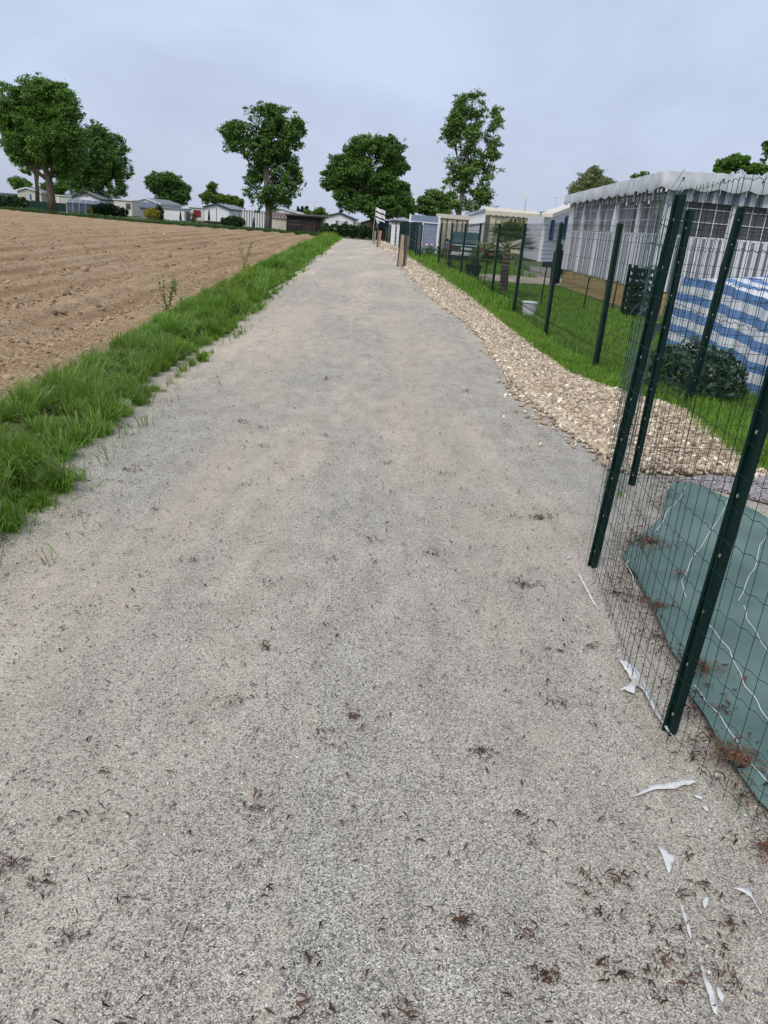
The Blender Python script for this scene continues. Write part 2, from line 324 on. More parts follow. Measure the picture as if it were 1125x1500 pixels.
# ploughed field: relief rows
def field_h(X, Y):
    u = XF(Y)-X
    near = np.exp(-u/9.)
    rid = 1.0*np.sin(u*2*math.pi/1.45+1.0*fbm(X*.25, Y*.10, 2, 5)+.8)+.42*np.sin(u*2*math.pi/.47+.8*fbm(X*.4, Y*.15, 2, 15))
    sq = np.tanh(1.6*rid)
    h = .085*sq*np.clip(near*1.7, .25, 1)*(.5+.8*fbm(X*.5, Y*.15, 2, 21))
    h += .03*np.sin((Y+.25*X)*2*math.pi/3.1+2*fbm(X*.05, Y*.1, 2, 31))*np.clip((u-6)/8, 0, 1)*.8
    cl = fbm(X*11, Y*11, 3, 41)-.5; rough = np.clip(.25-.9*sq, .12, 1.2)
    h += .085*np.sign(cl)*np.abs(cl)**1.2*rough*(.4+1.1*fbm(X*.5, Y*.5, 2, 51))
    h += .02*(fbm(X*2.2, Y*2.2, 3, 61)-.5)
    return h*np.clip(u/.3, 0, 1)+.02+.07*np.clip(u/.6, 0, 1)
nr, nc = 760, 440
Y = np.geomspace(2.0, 97, nr)[:, None]*np.ones((1, nc)); t = np.linspace(0, 1, nc)[None, :]
u = (Y+8)*.66*t; X = XF(Y)-u
FAR = curve([(-75,98),(-62,93),(-42,80),(-31,73),(-24,70),(-17.6,69.5),(-12,73),(-7,72),(0,72)])
Z = field_h(X, Y); V = np.stack([X, Y, Z], -1).reshape(-1, 3)
idx = np.arange(nr*nc).reshape(nr, nc); F = np.stack([idx[:-1, :-1], idx[1:, :-1], idx[1:, 1:], idx[:-1, 1:]], -1)
keep = (Y < FAR(X))[:-1, :-1]; F = F[keep][:, ::-1].reshape(-1, 4)
tag(npmesh('field', V, F, dirt_m, smooth=True), kind='structure')

# ------------------------------------------------------------------ scatter machinery
def ico(sub):
    p = (1+5**.5)/2
    v = np.array([(-1,p,0),(1,p,0),(-1,-p,0),(1,-p,0),(0,-1,p),(0,1,p),(0,-1,-p),(0,1,-p),(p,0,-1),(p,0,1),(-p,0,-1),(-p,0,1)], float)
    f = [(0,11,5),(0,5,1),(0,1,7),(0,7,10),(0,10,11),(1,5,9),(5,11,4),(11,10,2),(10,7,6),(7,1,8),(3,9,4),(3,4,2),(3,2,6),(3,6,8),(3,8,9),(4,9,5),(2,4,11),(6,2,10),(8,6,7),(9,8,1)]
    v /= np.linalg.norm(v[0]); v = list(v)
    for _ in range(sub):
        cache = {}; nf = []
        def mid(a, b):
            k = (min(a, b), max(a, b))
            if k not in cache: q = v[a]+v[b]; v.append(q/np.linalg.norm(q)); cache[k] = len(v)-1
            return cache[k]
        for a, b, c_ in f:
            ab, bc, ca = mid(a, b), mid(b, c_), mid(c_, a); nf += [(a, ab, ca), (b, bc, ab), (c_, ca, bc), (ab, bc, ca)]
        f = nf
    return np.array(v), np.array(f)
def rotm(n, tilt=math.pi):
    a = rng.uniform(0, 2*math.pi, n); b = rng.normal(0, 1, (n, 3)); b /= np.linalg.norm(b, axis=1)[:, None]
    th = rng.uniform(-tilt, tilt, n); K = np.zeros((n, 3, 3)); K[:, 0, 1] = -b[:, 2]; K[:, 0, 2] = b[:, 1]; K[:, 1, 0] = b[:, 2]; K[:, 1, 2] = -b[:, 0]; K[:, 2, 0] = -b[:, 1]; K[:, 2, 1] = b[:, 0]
    I = np.eye(3)[None]; T = I+np.sin(th)[:, None, None]*K+(1-np.cos(th))[:, None, None]*(K@K)
    Z_ = np.zeros((n, 3, 3)); Z_[:, 0, 0] = np.cos(a); Z_[:, 0, 1] = -np.sin(a); Z_[:, 1, 0] = np.sin(a); Z_[:, 1, 1] = np.cos(a); Z_[:, 2, 2] = 1
    return T@Z_
def rocks(name, P, S, mat, sub=0, flat=.6, jit=.22, tilt=.5, kind='stuff', smooth=False):
    v, f = ico(sub); n = len(P); base = v[None]*(1+rng.normal(0, jit, (n, len(v), 1)))
    asp = np.stack([rng.uniform(.8, 1.35, n), rng.uniform(.65, 1.0, n), flat*rng.uniform(.7, 1.2, n)], -1)
    q = base*asp[:, None, :]*S[:, None, None]/1.0
    q = np.einsum('nij,nvj->nvi', rotm(n, tilt), q)+P[:, None, :]
    F = (f[None]+(np.arange(n)*len(v))[:, None, None]).reshape(-1, 3)
    return tag(npmesh(name, q.reshape(-1, 3), F, mat, smooth=smooth), kind=kind)
def blades(name, P, H, W, mat, lean=.35, bias=(0, 0), kind='stuff', parent=None, droop=.5, out_=None):
    n = len(P); a = rng.uniform(0, 2*math.pi, n); l = np.abs(rng.normal(0, lean, n))
    d = np.stack([np.cos(a)*l+bias[0], np.sin(a)*l+bias[1]], -1)*H[:, None]
    if out_ is not None: d = d+out_*H[:, None]
    pa = rng.uniform(0, 2*math.pi, n); s = np.stack([np.cos(pa), np.sin(pa)], -1)*W[:, None]/2
    q = np.zeros((n, 7, 3)); q[:, 0, :2] = P[:, :2]-s; q[:, 1, :2] = P[:, :2]+s
    q[:, 2, :2] = P[:, :2]+d*.22-s*.9; q[:, 3, :2] = P[:, :2]+d*.22+s*.9
    q[:, 4, :2] = P[:, :2]+d*.62-s*.6; q[:, 5, :2] = P[:, :2]+d*.62+s*.6; q[:, 6, :2] = P[:, :2]+d*1.15
    dd = np.linalg.norm(d, axis=1)/H
    q[:, :, 2] = P[:, 2:3]; q[:, 2:4, 2] += (H*.42)[:, None]; q[:, 4:6, 2] += (H*(.80-.12*droop*np.minimum(dd, 1.6)))[:, None]
    q[:, 6, 2] += H*np.clip(1-.55*droop*dd, .12, 1)
    # two quads + tip, all as triangles
    T = np.array([(0,1,3),(0,3,2),(2,3,5),(2,5,4),(4,5,6)])
    F = (T[None]+(np.arange(n)*7)[:, None, None]).reshape(-1, 3)
    o = npmesh(name, q.reshape(-1, 3), F, mat, parent)
    return tag(o, kind=kind) if kind else o
def leaves(name, P, S, mat, parent=None, kind=None, up=.3, aspect=.6):
    n = len(P); Rm = rotm(n); base = np.array([(-1, 0, 0), (0, -aspect, .12), (1, 0, 0), (0, aspect, .12)])*.5
    q = base[None]*S[:, None, None]; q = np.einsum('nij,nvj->nvi', Rm, q)+P[:, None, :]
    F = (np.arange(n)*4)[:, None]+np.array([0, 1, 2, 3])[None]
    o = npmesh(name, q.reshape(-1, 3), F, mat, parent)
    return tag(o, kind=kind) if kind else o

# ------------------------------------------------------------------ field clods, pebbles, chips
n = 24000; Yc = np.exp(rng.uniform(np.log(4), np.log(45), n)); uc = rng.uniform(.05, 1, n)**1.3*(Yc+8)*.6; kq = rng.uniform(0, 1, n) < .5; uc = np.where(kq, np.round(uc/1.45)*1.45+.75+rng.normal(0, .09, n), uc); Xc = XF(Yc)-uc
S = np.exp(rng.normal(-4.75, .55, n)).clip(.005, .07); S *= (1+Yc/32)
kk = S > .0; P = np.stack([Xc, Yc, field_h(Xc, Yc)+S*.25], -1)
rocks('soil_clods', P, S, clod_m, 0, .75, .2, 1.0)
n = 34; Yc = rng.uniform(5, 24, n); uc = rng.uniform(.3, 1, n)*(Yc*.35+.5); Xc = XF(Yc)-uc; S = rng.uniform(.03, .075, n)
rocks('large_soil_clods', np.stack([Xc, Yc, field_h(Xc, Yc)+S*.4], -1), S, clod_m, 1, .8, .16, 1.0)

def pebble_pts(y0, y1, dens):
    A = sum((XR(y)-XG(y))*.25 for y in np.arange(y0, y1, .25)); n = int(A*dens*1.6)
    Y = rng.uniform(y0, y1, n); t = rng.uniform(-.05, 1.05, n); t = np.where(rng.uniform(0, 1, n) < .035, -rng.exponential(.06, n), t); xl, xr = XG(Y), XR(Y)
    keep = rng.uniform(0, 1, n) < (xr-xl)/1.6
    Y, t, xl, xr = Y[keep], t[keep], xl[keep], xr[keep]
    wob = (fbm(Y*2, Y*0+3, 3, 9)-.5)*.10+.10
    nrw = np.clip((26-Y)/12, 0, 1); X = xl+.07*nrw+(xr-xl-(.07+.17)*nrw*np.clip((Y-7.5)/1.5, 0, 1))*t+wob*(1-t)
    return X, Y, t
def pebbles(name, y0, y1, dens, size, sub):
    X, Y, t = pebble_pts(y0, y1, dens); S = size*np.exp(rng.normal(0, .27, len(X)))
    edge = np.clip(np.minimum(t, 1-t)*6, 0, 1)
    Z = .012+edge*.014+rng.uniform(0, .02, len(X))*edge+(fbm(X*2.2, Y*2.2, 3, 88)-.5)*.03*edge
    Z += rng.uniform(-.012, .03, len(X))*edge
    rocks(name, np.stack([X, Y, Z], -1), S, stone_m, sub, .68, .2, 1.3, smooth=False)
pebbles('pebbles', 5.2, 9.5, 3300, .018, 0)
pebbles('pebbles', 9.5, 18, 1900, .020, 0)
pebbles('pebbles', 18, 40, 620, .032, 0)
pebbles('pebbles', 40, 71, 180, .06, 0)
sheet('pebble_bed', [(XG(y)+.12, y) for y in np.linspace(5.42, 71, 60)]+[(XR(y)-(.22 if 8.2 < y < 26 else .05), y) for y in np.linspace(71, 5.5, 90)], .016, M('pebble_bed_soil', (.16,.125,.085), (.10,.08,.055), 20, .95), kind='structure')
n = 700; X = rng.uniform(1.6, 2.85, n); Y = 5.22+(X-1.6)*.2+rng.normal(0, .06, n); rocks('pebbles', np.stack([X, Y, rng.uniform(.008, .035, n)], -1), .018*np.exp(rng.normal(0, .27, n)), stone_m, 0, .68, .2, 1.3)
# loose chips on the path close by
n = 26000; Yc = np.exp(rng.uniform(np.log(.75), np.log(8), n)); Xc = rng.uniform(-1, 1, n)*(Yc*.62+.5)+.1; S = .0022*np.exp(rng.exponential(.33, n)).clip(1, 2.4)
chip_m = M('loose_chips', (.16,.155,.15), (.64,.62,.58), 40, .9, island=1., c3=(.42,.41,.39))
k = (Xc > XP(Yc)) ; rocks('loose_chips', np.stack([Xc, Yc, (fbm(Xc*1.1, Yc*1.1, 4, 3)-.5)*.035+.003], -1)[k], S[k], chip_m, 0, .7, .15, 1)
def path_z(X, Y): return (fbm(np.asarray(X)*1.1, np.asarray(Y)*1.1, 4, 3)-.5)*.035

# ------------------------------------------------------------------ grass
def verge(name, y0, y1, n, h, wd, mat=grass_m, wide=(0, 1), lean=.28, bias=(.16, -.08)):
    Y = rng.uniform(y0, y1, n) if y1/y0 < 1.6 else np.exp(rng.uniform(np.log(y0), np.log(y1), n)); t = rng.uniform(wide[0], wide[1], n)
    wob = (fbm(Y*1.3, Y*0, 4, 17)-.52)*.6
    xf, xp = XF(Y)-.02, XP(Y)+wob*t; X = xf+(xp-xf)*t+rng.normal(0, .03, n)+(t > .7)*rng.exponential(.05, n)
    # tufts: pull towards tuft centres
    cs = .30; gx, gy = np.round(X/cs), np.round(Y/cs); jx = vnoise(gx*3.1, gy*7.7, 5); jy = vnoise(gx*5.3, gy*2.9, 6); jh = vnoise(gx*1.7+.5, gy*4.1+.5, 7)
    tx_, ty_ = gx*cs+(jx-.5)*.3, gy*cs+(jy-.5)*.3; X0 = X; X = X+(tx_-X)*.5; Y2 = Y+(ty_-Y)*.5; dx_, dy_ = X-tx_, Y2-ty_; out_ = np.stack([dx_, dy_], -1)*5.5
    H = h*(.12+1.2*fbm(X*1.6, Y*1.6, 3, 27))*(.45+1.1*jh)*rng.uniform(.55, 1.15, n)*np.where(t > .8, .45, 1)*np.clip(.45+(t-wide[0])*5, 0, 1)
    blades(name, np.stack([X, Y2, 0*X], -1), H, wd*rng.uniform(.6, 1.3, n), mat, lean, bias, out_=out_, droop=.75)
verge('verge_grass', 2.4, 8, 44000, .31, .0048)
verge('verge_grass', 8, 16, 36000, .33, .008)
verge('verge_grass', 16, 34, 30000, .36, .014)
verge('verge_grass', 34, 73, 24000, .5, .03)
verge('dry_verge_grass', 2.4, 24, 5200, .36, .005, grass_dry)
verge('seeding_grass', 2.4, 30, 2600, .44, .006, M('pale_seed_grass', (.16,.26,.09), (.30,.40,.17), 1.2, .6, island=.6, trans=.3), lean=.35)
# flat trailing tufts and dead grass at the path edge
n = 16000; Y = np.exp(rng.uniform(np.log(2.6), np.log(20), n)); m_ = fbm(Y*2.3, Y*0+9, 3, 77); k = (m_ > .46) & (fbm(Y*9, Y*0+2, 2, 3) > .42); Y = Y[k]
X = XP(Y)+(fbm(Y*1.3, Y*0, 4, 17)-.52)*.6+rng.exponential(.06, len(Y))-.20
blades('trailing_grass', np.stack([X, Y, path_z(X, Y)+.003], -1), rng.uniform(.04, .10, len(Y)), rng.uniform(.003, .006, len(Y))*(1+Y/10), grass_m, 1.4, (.9, -.1), droop=1.6)
turf = MB(); yy = np.concatenate([np.arange(-3, 16, .4), np.arange(16, 74, 2)])
turf.grid([[(XF(y)-.12+(XP(y)-.18+float(fbm(y*1.3, 0*y, 4, 17)-.52)*.6-XF(y)+.12)*t, y, .012+.04*math.sin(math.pi*t)) for t in (0, .25, .5, .75, 1)] for y in yy])
tag(turf.build('verge_ground', turf_m, smooth=True), kind='structure')
# lawn
def lawn_grass(name, n, y0, y1, h, wd, x1, lean=.45, mat=lawn_m, x0=None):
    Y = rng.uniform(y0, y1, n); xl = XR(Y)+.03 if x0 is None else 0*Y+x0; X = xl+(x1-xl)*rng.uniform(0, 1, n)
    bl = ((X > 5.2) & (Y > 17.2)) | ((X > 4.7) & (Y < 13) & (Y > 8.6)); X, Y = X[~bl], Y[~bl]
    H = h*(.5+.8*fbm(X*1.2, Y*1.2, 3, 37))*rng.uniform(.6, 1.3, len(X))
    blades(name, np.stack([X, Y, 0*X+.01], -1), H, wd*rng.uniform(.7, 1.2, len(X)), mat, lean)
lawn_grass('lawn_grass', 36000, 5.4, 11, .10, .006, 5.6)
lawn_grass('lawn_grass', 40000, 11, 25.4, .10, .013, 6.5)
lawn_grass('lawn_grass', 12000, 30, 45, .25, .03, 9)
# taller growth along the fence foot
def strip(name, n, y0, y1, off, wdt, h, wd, mat=grass_m):
    Y = rng.uniform(y0, y1, n); X = XR(Y)+off+rng.normal(0, wdt, n); H = h*(.25+1.1*fbm(Y*1.1, X*2, 3, 47))*rng.uniform(.5, 1.2, n)
    blades(name, np.stack([X, Y, 0*X+.01], -1), H, wd*rng.uniform(.7, 1.2, n), mat, .5)
strip('fence_foot_grass', 13000, 7.8, 16, .0, .13, .13, .008)
strip('fence_foot_grass', 9000, 16, 33, .25, .25, .32, .016)
strip('fence_foot_grass', 5000, 33, 50, .3, .2, .4, .03)
strip('fence_foot_grass', 4500, 5.4, 8, .2, .15, .2, .006)
# verge at the far side of the field
n = 42000; X = rng.uniform(-64, -6.5, n); Y = FAR(X)+rng.uniform(-.2, 2.6, n)
H = .34*(.35+1.1*fbm(X*.35, Y*.35, 4, 57))*rng.uniform(.5, 1.2, n)
blades('field_edge_grass', np.stack([X, Y, 0*X-.03], -1), H, rng.uniform(.03, .07, n), M('dark_grass_blades', (.025,.065,.014), (.075,.14,.035), .5, .6, island=.6, trans=.3), .5)
n = 9000; X = rng.uniform(-64, -6.5, n); Y = FAR(X)+1.5+rng.uniform(-.6, 1.4, n); bump_ = fbm(X*.45, X*0, 3, 67)
leaves('field_edge_weeds', np.stack([X, Y, rng.uniform(0, 1, n)*bump_*.6], -1), rng.uniform(.1, .22, n), leafs['bush'], kind='stuff')

# ------------------------------------------------------------------ trees
def tree(name, label, base, trunk, blobs, leaf, nl, ls, barkm=bark, group=None, cat='tree', seed=1, gap=.42, clump=.55, limb=True, fill=.6):
    """trunk: list of (x,y,z,r); blobs: list of (x,y,z, rx,ry,rz)"""
    t = thing(name, base, label, cat, group)
    m = MB(); m.tube([p[:3] for p in trunk], [p[3] for p in trunk], 8)
    blobs = np.array(blobs, float)
    if limb:
        top = np.array(trunk[-1][:3]); 
        for i, b in enumerate(blobs):
            k = max(1, len(trunk)-1-(i % 3)); s = np.array(trunk[k][:3]); e = b[:3]+np.array([0, 0, b[5]*.3]); r0 = trunk[k][3]*.62
            mid = (s+e)/2+np.array([0, 0, -.12*np.linalg.norm(e-s)])
            m.tube([s, mid, e], [r0, r0*.6, r0*.15], 6)
            for q in range(4):
                d = rng.normal(0, 1, 3); d /= np.linalg.norm(d); d[2] = abs(d[2])*.7; e2 = b[:3]+d*b[3:]*.8
                m.tube([mid, (mid+e2)/2+rng.normal(0, .1, 3), e2], [r0*.45, r0*.25, r0*.06], 5)
    m.build('trunk', barkm, t, smooth=True)
    # every bough mass is broken into leaf sprays, small leaves round each spray
    sub = []
    for b in blobs:
        k = 13
        for q in range(k):
            d = rng.normal(0, 1, 3); d /= np.linalg.norm(d); f = rng.uniform(.36, .66)
            sub.append(list(b[:3]+d*b[3:]*(1.0-f*.55)*rng.uniform(.75, 1.08))+list(b[3:]*f*np.array([1, 1, .8])))
    sub = np.array(sub); vol = np.prod(sub[:, 3:], axis=1)**(2/3); pr = vol/vol.sum(); nl = int(nl*2.1); nb = max(60, int(nl/34))
    bi = rng.choice(len(sub), nb, p=pr); d = rng.normal(0, 1, (nb, 3)); d /= np.linalg.norm(d, axis=1)[:, None]
    rr_ = (rng.uniform(.2, 1.1, nb)**.5); rr_ = np.where(rng.uniform(0, 1, nb) < .10, rng.uniform(1.05, 1.4, nb), rr_); cc = sub[bi, :3]+d*sub[bi, 3:]*rr_[:, None]
    size = (blobs[:, 3:].mean()*.09*clump/.55)*rng.uniform(.5, 1.5, nb)
    ci = rng.choice(nb, nl, p=size**1.6/np.sum(size**1.6)); off = rng.normal(0, 1, (nl, 3))*np.array([1, 1, .55])
    P = cc[ci]+off*size[ci][:, None]
    nf = int(nl*fill); bj = rng.choice(len(sub), nf, p=pr); dj = rng.normal(0, 1, (nf, 3)); dj /= np.linalg.norm(dj, axis=1)[:, None]
    P = np.concatenate([P, sub[bj, :3]+dj*sub[bj, 3:]*(rng.uniform(.1, 1.0, nf)**.45)[:, None]])
    nzv = fbm(P[:, 0]*.8+seed*13+P[:, 1]*.37, P[:, 2]*.8+P[:, 1]*.5, 2, seed)
    P = P[nzv > gap-.14]
    leaves('crown', P, ls*.66*rng.uniform(.7, 1.35, len(P)), leaf, t)
    return t
def px_tree(name, label, Y, basepx, trunkpx, blobpx, leaf, nl, ls, **k):
    """survey points in the photograph turned into world metres at distance Y"""
    def W(x, y, dy=0): X, Z = at(x, y, Y); return (X, Y+dy, Z)
    s = Y/FPX
    tr = [W(*basepx)[:2]+(-.1, trunkpx[0][2]*s*1.25)]+[W(x, y)+(r*s,) for x, y, r in trunkpx]
    bl = []
    for q in blobpx:
        x, y, rx, ry = q[:4]; dy = q[4] if len(q) > 4 else 0
        bl.append(W(x, y, dy)+(rx*s, (rx+ry)/2*s*.9, ry*s))
    return tree(name, label, (tr[0][0], Y, 0), tr, bl, leaf, nl, ls, **k)
px_tree('oak_tree', 'broad oak tree with thick trunk, tallest tree at the left of the field', 86, (77, 306),
        [(75,290,5.5),(72,265,5),(66,245,4),(60,215,3)],
        [(62,150,32,26),(22,170,24,34),(95,175,24,30),(60,200,40,34),(104,212,22,30,1),(16,212,20,22),(45,130,24,14),(80,135,24,14),(78,235,30,22,1),(40,180,36,36,2),(30,232,16,12)], leafs['oak'], 36000, .33, seed=3)
px_tree('slender_tree', 'thin tree with bare leaning trunk behind the leftmost beige mobile home', 112, (54, 292), [(54,270,2.6),(51,245,2.2),(49,225,1.6)],
        [(48,232,14,14),(42,248,10,8),(58,240,8,10)], leafs['poplar'], 3500, .34, seed=4)
px_tree('poplar_tree', 'tall dark tree with drooping right side behind the big oak tree', 120, (140, 300), [(142,285,3.5),(144,255,3),(148,220,2)],
        [(142,205,22,20),(150,235,34,30),(132,255,26,28),(165,215,18,18),(172,245,14,14),(118,270,18,18),(175,276,14,12),(155,270,20,16)], leafs['dark'], 22000, .4, seed=5)
px_tree('low_tree', 'bright green low tree behind the beige mobile home left of the oak trunk', 125, (90, 296), [(90,285,2),(90,275,1.5)],
        [(90,268,18,14),(105,262,14,14),(30,268,14,9),(72,276,12,8)], leafs['oak'], 6500, .4, seed=6)
px_tree('round_tree', 'round dark green tree behind the white home with the grey shed', 130, (247, 305), [(247,295,2.5),(246,280,2)],
        [(240,266,22,14),(258,277,18,16),(226,270,12,12),(268,290,10,10),(246,288,14,12)], leafs['dark'], 12000, .36, seed=7)
px_tree('light_green_tree', 'yellow-green young tree behind the white home with the dark gable trim', 125, (315, 308), [(315,300,1.8),(315,285,1.2)],
        [(315,280,13,12),(305,290,10,9),(324,292,10,8)], leafs['light'], 4200, .38, seed=8)
px_tree('light_green_tree', 'low yellow-green tree between the palest tree and the trunk beside the corrugated shed', 128, (343, 310), [(343,302,1.6),(343,296,1)],
        [(340,296,13,9),(352,300,8,8)], leafs['light'], 2800, .38, seed=9)
px_tree('field_edge_tree', 'tall tree with flat-topped crown on a leaning trunk in front of the corrugated shed', 84, (392, 337),
        [(394,315,4.4),(392,290,4),(390,265,3.4),(388,235,2.8),(388,205,2)],
        [(382,178,30,22),(352,200,24,22),(415,195,28,22),(428,190,16,18),(378,215,30,16),(340,195,12,16),(400,165,22,10),
         (385,250,28,22,1),(418,262,24,26),(374,278,18,26,2),(402,288,24,20,-1),(432,262,12,16),(398,245,24,20),(385,298,16,12,2),(392,228,26,14),(420,235,18,16)], leafs['dark'], 26000, .33, barkm=bark_pale, seed=10, gap=.46, fill=.55)
px_tree('spreading_oak', 'wide spreading dark oak at the end of the path above the hedge', 84, (547, 351),
        [(547,330,4.6),(546,310,4),(545,285,3.4),(543,250,2.4)],
        [(542,222,32,20),(506,248,26,20),(570,232,24,22),(560,212,18,12),(485,264,16,14),(530,268,38,24),(568,268,24,20),(588,246,9,9),(520,292,26,18),(560,298,30,22),(575,205,10,8)], leafs['dark'], 30000, .33, seed=12)
px_tree('dark_tree', 'smaller dark round tree just right of the spreading oak', 92, (588, 335), [(588,325,2.4),(586,300,1.8)],
        [(582,285,18,20),(592,300,13,17),(570,305,15,14),(598,312,8,12)], leafs['dark'], 9000, .34, seed=13)
px_tree('young_tree', 'lighter green loose tree behind the blue-grey shed', 96, (634, 328), [(635,315,1.8),(635,300,1.2)],
        [(634,292,20,12),(622,302,15,12),(652,298,15,14),(640,308,20,10)], leafs['poplar'], 7500, .36, seed=14)
px_tree('tall_poplar', 'tallest slim airy tree with forked pale trunk right of the path end', 78, (671, 345),
        [(672,312,3.6),(676,290,3),(680,260,2.4),(686,220,1.9),(690,180,1.2)],
        [(692,155,26,18),(715,175,20,22),(672,172,16,22),(655,205,14,12),(700,205,26,22),(718,215,14,18),(680,232,22,20),(700,255,24,20),(672,265,18,18),(700,288,22,16),(682,300,22,10),(662,190,10,12),(712,300,10,8)],
        leafs['poplar'], 19000, .29, barkm=bark_pale, seed=15, gap=.56, clump=.65, fill=.4)
px_tree('willow_tree', 'pale feathery tree top behind the striped awning house at its left end', 46, (868, 350), [(868,320,3),(868,290,2)],
        [(868,266,17,18),(850,282,15,18),(886,278,16,16),(868,290,24,16),(870,252,10,8)], leafs['willow'], 14000, .13, seed=16, gap=.3, clump=.8, fill=1.0)
px_tree('garden_tree', 'small sparse tree tip just above the awning roof near its corner', 60, (937, 330), [(937,300,2),(937,270,1)],
        [(930,258,6,5),(944,256,7,5),(936,264,8,5)], leafs['poplar'], 500, .2, seed=17)
px_tree('garden_tree', 'dark green tree top above the right part of the awning roof', 62, (1078, 330), [(1078,300,4),(1078,260,3)],
        [(1076,240,20,11),(1100,246,20,8),(1062,246,14,9)], leafs['oak'], 4500, .26, seed=18)
px_tree('garden_tree', 'tree crown cut by the right edge of the picture above the awning roof', 64, (1142, 330), [(1142,300,4),(1142,260,3)],
        [(1137,215,16,12),(1142,235,22,16),(1150,205,16,14)], leafs['oak'], 5000, .26, seed=19)
# small growth behind the wooden shed
for i, x in enumerate((437, 443, 449)):
    px_tree('columnar_tree', ('leftmost','middle','rightmost')[i]+' of three small columnar trees above the dark wooden shed', 140, (x, 325), [(x,318,.8),(x,312,.5)], [(x,308+(i % 2),2.4,6)], leafs['hedge'], 500, .3, group='columnar trees behind the wooden shed', seed=20+i)
px_tree('light_green_bush', 'wide yellow-green bush between the wooden shed roof and the white gabled home', 120, (463, 325), [(463,320,1.2),(463,314,.8)],
        [(455,313,10,7),(468,312,9,8),(476,316,7,6)], leafs['light'], 2600, .34, seed=24, cat='bush')

# hedges and bushes
def bush(name, label, cx, cy, z0, blobs, leaf, nl, ls, cat='bush', group=None, stems=True):
    t = thing(name, (cx, cy, 0), label, cat, group); b = np.array(blobs, float)
    v = np.prod(b[:, 3:], axis=1)**(2/3); i = rng.choice(len(b), nl, p=v/v.sum()); d = rng.normal(0, 1, (nl, 3)); d /= np.linalg.norm(d, axis=1)[:, None]
    P = b[i, :3]+d*b[i, 3:]*(rng.uniform(.3, 1.08, nl)**.5)[:, None]; P = P[P[:, 2] > .02]
    P += (np.stack([fbm(P[:, 0]*3, P[:, 2]*3, 2, 5), fbm(P[:, 1]*3, P[:, 2]*3, 2, 6), fbm(P[:, 0]*3, P[:, 1]*3, 2, 7)], -1)-.5)*.3
    leaves('foliage', P, ls*rng.uniform(.6, 1.3, len(P)), leaf, t)
    if stems:
        for q in b[:6]: m = MB(); m.tube([(q[0]*.6+cx*.4, q[1], 0), (q[0], q[1], q[2])], [.025, .012], 5); m.build('stem', bark, t)
    return t
def hedge(label, x0, x1, Y, h, nl, ls, leaf='hedge', ry=.5, name='hedge', Y1=None):
    k = max(2, int(abs(x1-x0)/.8)); bl = [(x0+(x1-x0)*(i+.5)/k, Y+((Y1 or Y)-Y)*(i+.5)/k, h*.5, .62, ry, h*.5*random.uniform(.88, 1.1)) for i in range(k)]
    return bush(name, label, (x0+x1)/2, Y, 0, bl, leafs[leaf], nl, ls, cat='hedge')
def A(x, y, Y): return at(x, y, Y)
hedge('dark clipped hedge in front of the leftmost beige mobile home', A(-20,300,96)[0], A(39,300,96)[0], 96, 1.35, 5000, .22)
hedge('dark hedge closing the end of the path before the white gabled home', A(472,340,79)[0], A(549,340,79)[0], 79, 1.22, 8500, .17)
bush('dark_bush', 'rounded dark bush right of the blue greenhouse', A(157,306,92)[0], 92, 0, [(A(x,304,92)[0], 92, .55, r, .8, z) for x, r, z in ((140,.8,.55),(150,1.0,.8),(160,1.1,.9),(172,.9,.7),(180,.6,.5))], leafs['hedge'], 4500, .22)
bush('dark_bush', 'low dark bush between the white home and the corrugated shed', A(342,325,88)[0], 88, 0, [(A(x,325,88)[0], 88, .5, r, .7, z) for x, r, z in ((332,.7,.45),(341,.9,.65),(350,.7,.6))], leafs['hedge'], 3000, .2)
bush('flowering_bush', 'yellow flowering bush in front of the grey shed with pitched roof', A(221,312,90)[0], 90, 0, [(A(x,312,90)[0], 90, .65, .55, .5, z) for x, z in ((217,.6),(223,.75),(228,.5))], leafs['yellow'], 1200, .18)
bush('clipped_shrub', 'upright dark shrub between the yellow bush and the white box shed', A(234,312,91)[0], 91, 0, [(A(233.5,312,91)[0], 91, .8, .5, .4, .85)], leafs['hedge'], 1500, .16)
bush('low_shrub', 'small yellow-tipped shrub at the foot of the blue greenhouse', A(134,311,89)[0], 89, 0, [(A(134,311,89)[0], 89, .4, .25, .25, .5)], leafs['yellow'], 300, .14)
bush('low_shrub', 'small green shrub beside the weathered wooden shed', A(474,336,80)[0]-.2, 77, 0, [(A(474,336,77)[0], 77, .5, .4, .4, .55)], leafs['bush'], 900, .14)
bush('fence_shrub', 'low bush at the foot of the far green posts by the blue-grey shed', 1.3, 39, 0, [(.95,38.5,.3,.3,.5,.35),(1.5,39,.35,.45,.5,.4),(2.0,39.2,.3,.3,.5,.35)], leafs['bush'], 1500, .09)
bush('glossy_shrub', 'glossy dark shrub in front of the blue striped cover', 3.5, 8.3, 0, [(3.1,8.3,.28,.32,.35,.28),(3.45,8.7,.32,.36,.4,.30),(3.3,7.9,.2,.3,.3,.2),(3.65,8.3,.2,.2,.3,.2)], leafs['gloss'], 2600, .08)
bush('young_shrub', 'red-tinged shrub growing through the wire fence near the parked car', 2.0, 30.4, 0, [(1.75,30.2,.55,.2,.2,.6),(2.05,30.8,.4,.25,.2,.45)], litter_r, 420, .06)
bush('flower_clump', 'clump of small yellow flowers at the far end of the grass verge', -5.9, 62, 0, [(-6.2,62,.35,.5,1.6,.3),(-6.0,58,.3,.4,1.6,.25)], leafs['yellow'], 700, .09, stems=False)
